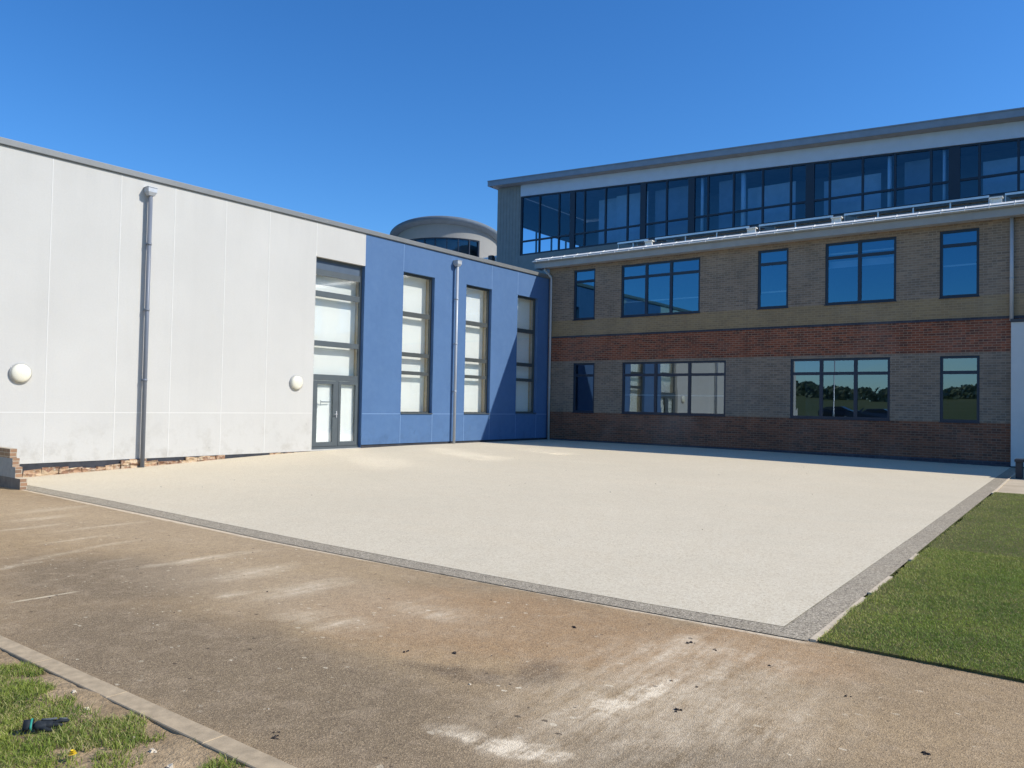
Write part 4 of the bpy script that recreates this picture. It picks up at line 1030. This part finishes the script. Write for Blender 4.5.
# ------------------------------------------------------------------ what the windows mirror: field edge, cars, lamp columns
def car(label,loc,rz,mat):
    C=thing('parked_car',label,'car','cars parked on the far side of the field edge',loc); C.rotation_euler=(0,0,rz)
    prof=[(-2.1,.35),(-2.15,.75),(-2.0,.98),(-1.35,1.06),(-.75,1.46),(.75,1.50),(1.55,1.12),(2.0,1.02),(2.12,.7),(2.08,.35)]
    m=MB(); n=len(prof); vs=[]
    for y,ins in ((-.85,0),(-.80,.03),(.80,.03),(.85,0)):
        for x,z in prof: vs.append((x*(1.0 if ins else .985),y*(1 if z<1.1 else .84),z*(1.0 if ins else .985)))
    fs=[(i*n+k,i*n+(k+1)%n,(i+1)*n+(k+1)%n,(i+1)*n+k) for i in range(3) for k in range(n)]+[tuple(range(n))[::-1],tuple(3*n+k for k in range(n))]
    m.add(vs,fs); m.build('body',mat,C)
    for s in (-1,1):
        m=MB(); y=s*.80
        for q in ([(-1.2,1.09),(-.72,1.38),(-.02,1.41),(-.02,1.09)],[(.06,1.09),(.06,1.41),(.72,1.41),(1.35,1.12)]):
            m.quad(*[(x,y*(1-.02*(z-1.0)),z) for x,z in q])
        m.build('side_window','car_glass',C)
        for x in (-1.3,1.3):
            m=MB(); m.tube([(x,s*.62,.32),(x,s*.86,.32)],.32,20); w=m.build('wheel','tyre',C)
            m=MB(); m.tube([(x,s*.80,.32),(x,s*.872,.32)],.20,14); m.build('rim','rim',w)
        m=MB(); m.box(2.0,2.13,s*.62-.15,s*.62+.15,.68,.82,0,.02); m.build('headlight','alu',C)
car('black hatchback mirrored in the three-light lower window, left one',(-4.4,-60,gfar(-60)-.06),R(4),'car_black')
car('dark blue car mirrored in the three-light lower window, right one',(-.2,-57,gfar(-57)-.06),R(-3),'car_blue')
for x,y,h,lab in ((-2.2,-51,7.4,'tall lamp column mirrored in the middle of the three-light lower window'),(2.5,-80,8.,'tall lamp column mirrored further off in the right light of the lower window')):
    L=thing('lamp_column',lab,'lamp post','lamp columns by the car park',(x,y,gfar(y)-.1))
    m=MB(); m.tube([(0,0,0),(0,0,1.2),(0,0,1.25),(0,0,h)],[.09,.09,.06,.045],12); m.build('column','galvanised',L)
    m=MB(); m.tube([(0,0,h-.05),(.5,0,h+.05)],.03,8); m.box(.4,.95,-.11,.11,h+.0,h+.1,0,.02); m.build('lamp_head','galvanised',L)
# tree line: far off, reads as one mass
nleaf=42000; mb=MB()
cl=[]; x=-230.
while x<330:
    hgt=4.6+2.2*mn.noise(Vector((x*.02,0,0)))+1.5*mn.noise(Vector((x*.09,1,0))); cl.append((x,-205+8*mn.noise(Vector((x*.05,5,0))),max(2.2,hgt))); x+=random.uniform(3,6)
V_=[];F_=[]
for k in range(nleaf):
    cx,cy,h=random.choice(cl); 
    z=h*random.random()**.7; wid=3.6*math.sqrt(max(.05,1-(z/h)**3)); a=random.uniform(0,6.28); q=wid*math.sqrt(random.random())
    p=Vector((cx+q*math.cos(a),cy+q*math.sin(a)*.8,z+4.3)); u=Vector((random.gauss(0,1),random.gauss(0,1),random.gauss(0,1))).normalized(); v=u.orthogonal().normalized(); s=random.uniform(.3,.75)
    V_+= [p-u*s-v*s*.6,p+u*s-v*s*.6,p+u*s+v*s*.6,p-u*s+v*s*.6]; F_.append((4*k,4*k+1,4*k+2,4*k+3))
mb.add(V_,F_); o=mb.build('far_tree_line','hedge_leaf'); tag(o,'dark line of far trees mirrored in the right-hand lower windows','trees',kind='stuff')

# ------------------------------------------------------------------ light, sky, camera
Sd=Vector((1.10,.505,1.0)).normalized()
L=bpy.data.lights.new('sun','SUN'); L.energy=5.0; L.angle=R(.53); L.color=(1,.955,.88)
so=bpy.data.objects.new('sun',L); COL.objects.link(so); so.rotation_euler=Sd.to_track_quat('Z','Y').to_euler(); so.location=(30,10,40)
W_=bpy.data.worlds.new('World'); S.world=W_; W_.use_nodes=True; nt=W_.node_tree
sky=nt.nodes.new('ShaderNodeTexSky'); sky.sky_type='NISHITA'; sky.sun_disc=False
sky.sun_elevation=math.asin(Sd.z); sky.sun_rotation=math.atan2(Sd.x,Sd.y); sky.air_density=1.0; sky.dust_density=.3; sky.ozone_density=3.0; sky.altitude=0
bg=nt.nodes['Background']; bg.inputs[1].default_value=.138
hs=nt.nodes.new('ShaderNodeHueSaturation'); hs.inputs['Saturation'].default_value=1.25
nt.links.new(sky.outputs[0],hs.inputs['Color']); tm=nt.nodes.new('ShaderNodeMix'); tm.data_type='RGBA'; tm.blend_type='MULTIPLY'; tm.inputs[0].default_value=1.; tm.inputs[7].default_value=(.72,1.0,1.26,1); nt.links.new(hs.outputs[0],tm.inputs[6]); nt.links.new(tm.outputs[2],bg.inputs[0])

cd=bpy.data.cameras.new('camera'); cam=bpy.data.objects.new('camera',cd); COL.objects.link(cam); S.camera=cam
f_,pitch,roll,yaw=773.5,.0255172,.0193262,.655645
cd.sensor_fit='HORIZONTAL'; cd.sensor_width=36; cd.lens=36*f_/1024; cd.clip_start=.05; cd.clip_end=6000
fw=Vector((-math.sin(yaw)*math.cos(pitch),math.cos(yaw)*math.cos(pitch),math.sin(pitch)))
r0=Vector((math.cos(yaw),math.sin(yaw),0)); u0=r0.cross(fw)
r_=r0*math.cos(roll)+u0*math.sin(roll); u_=-r0*math.sin(roll)+u0*math.cos(roll)
mat=Matrix((r_,u_,-fw)).transposed().to_4x4(); mat.translation=(18.5264,-26.5316,1.5); cam.matrix_world=mat

S.render.engine='CYCLES'
cy=S.cycles; cy.use_denoising=True; cy.max_bounces=10; cy.transparent_max_bounces=16; cy.glossy_bounces=6; cy.diffuse_bounces=4
cy.caustics_reflective=True; cy.caustics_refractive=False; cy.blur_glossy=0.; cy.sample_clamp_indirect=60.; cy.use_adaptive_sampling=False
cy.use_guiding=True; cy.use_surface_guiding=True; cy.use_volume_guiding=False; cy.guiding_training_samples=96; cy.surface_guiding_probability=.7
S.view_settings.view_transform='Standard'; S.view_settings.look='None'; S.view_settings.exposure=0; S.view_settings.gamma=1
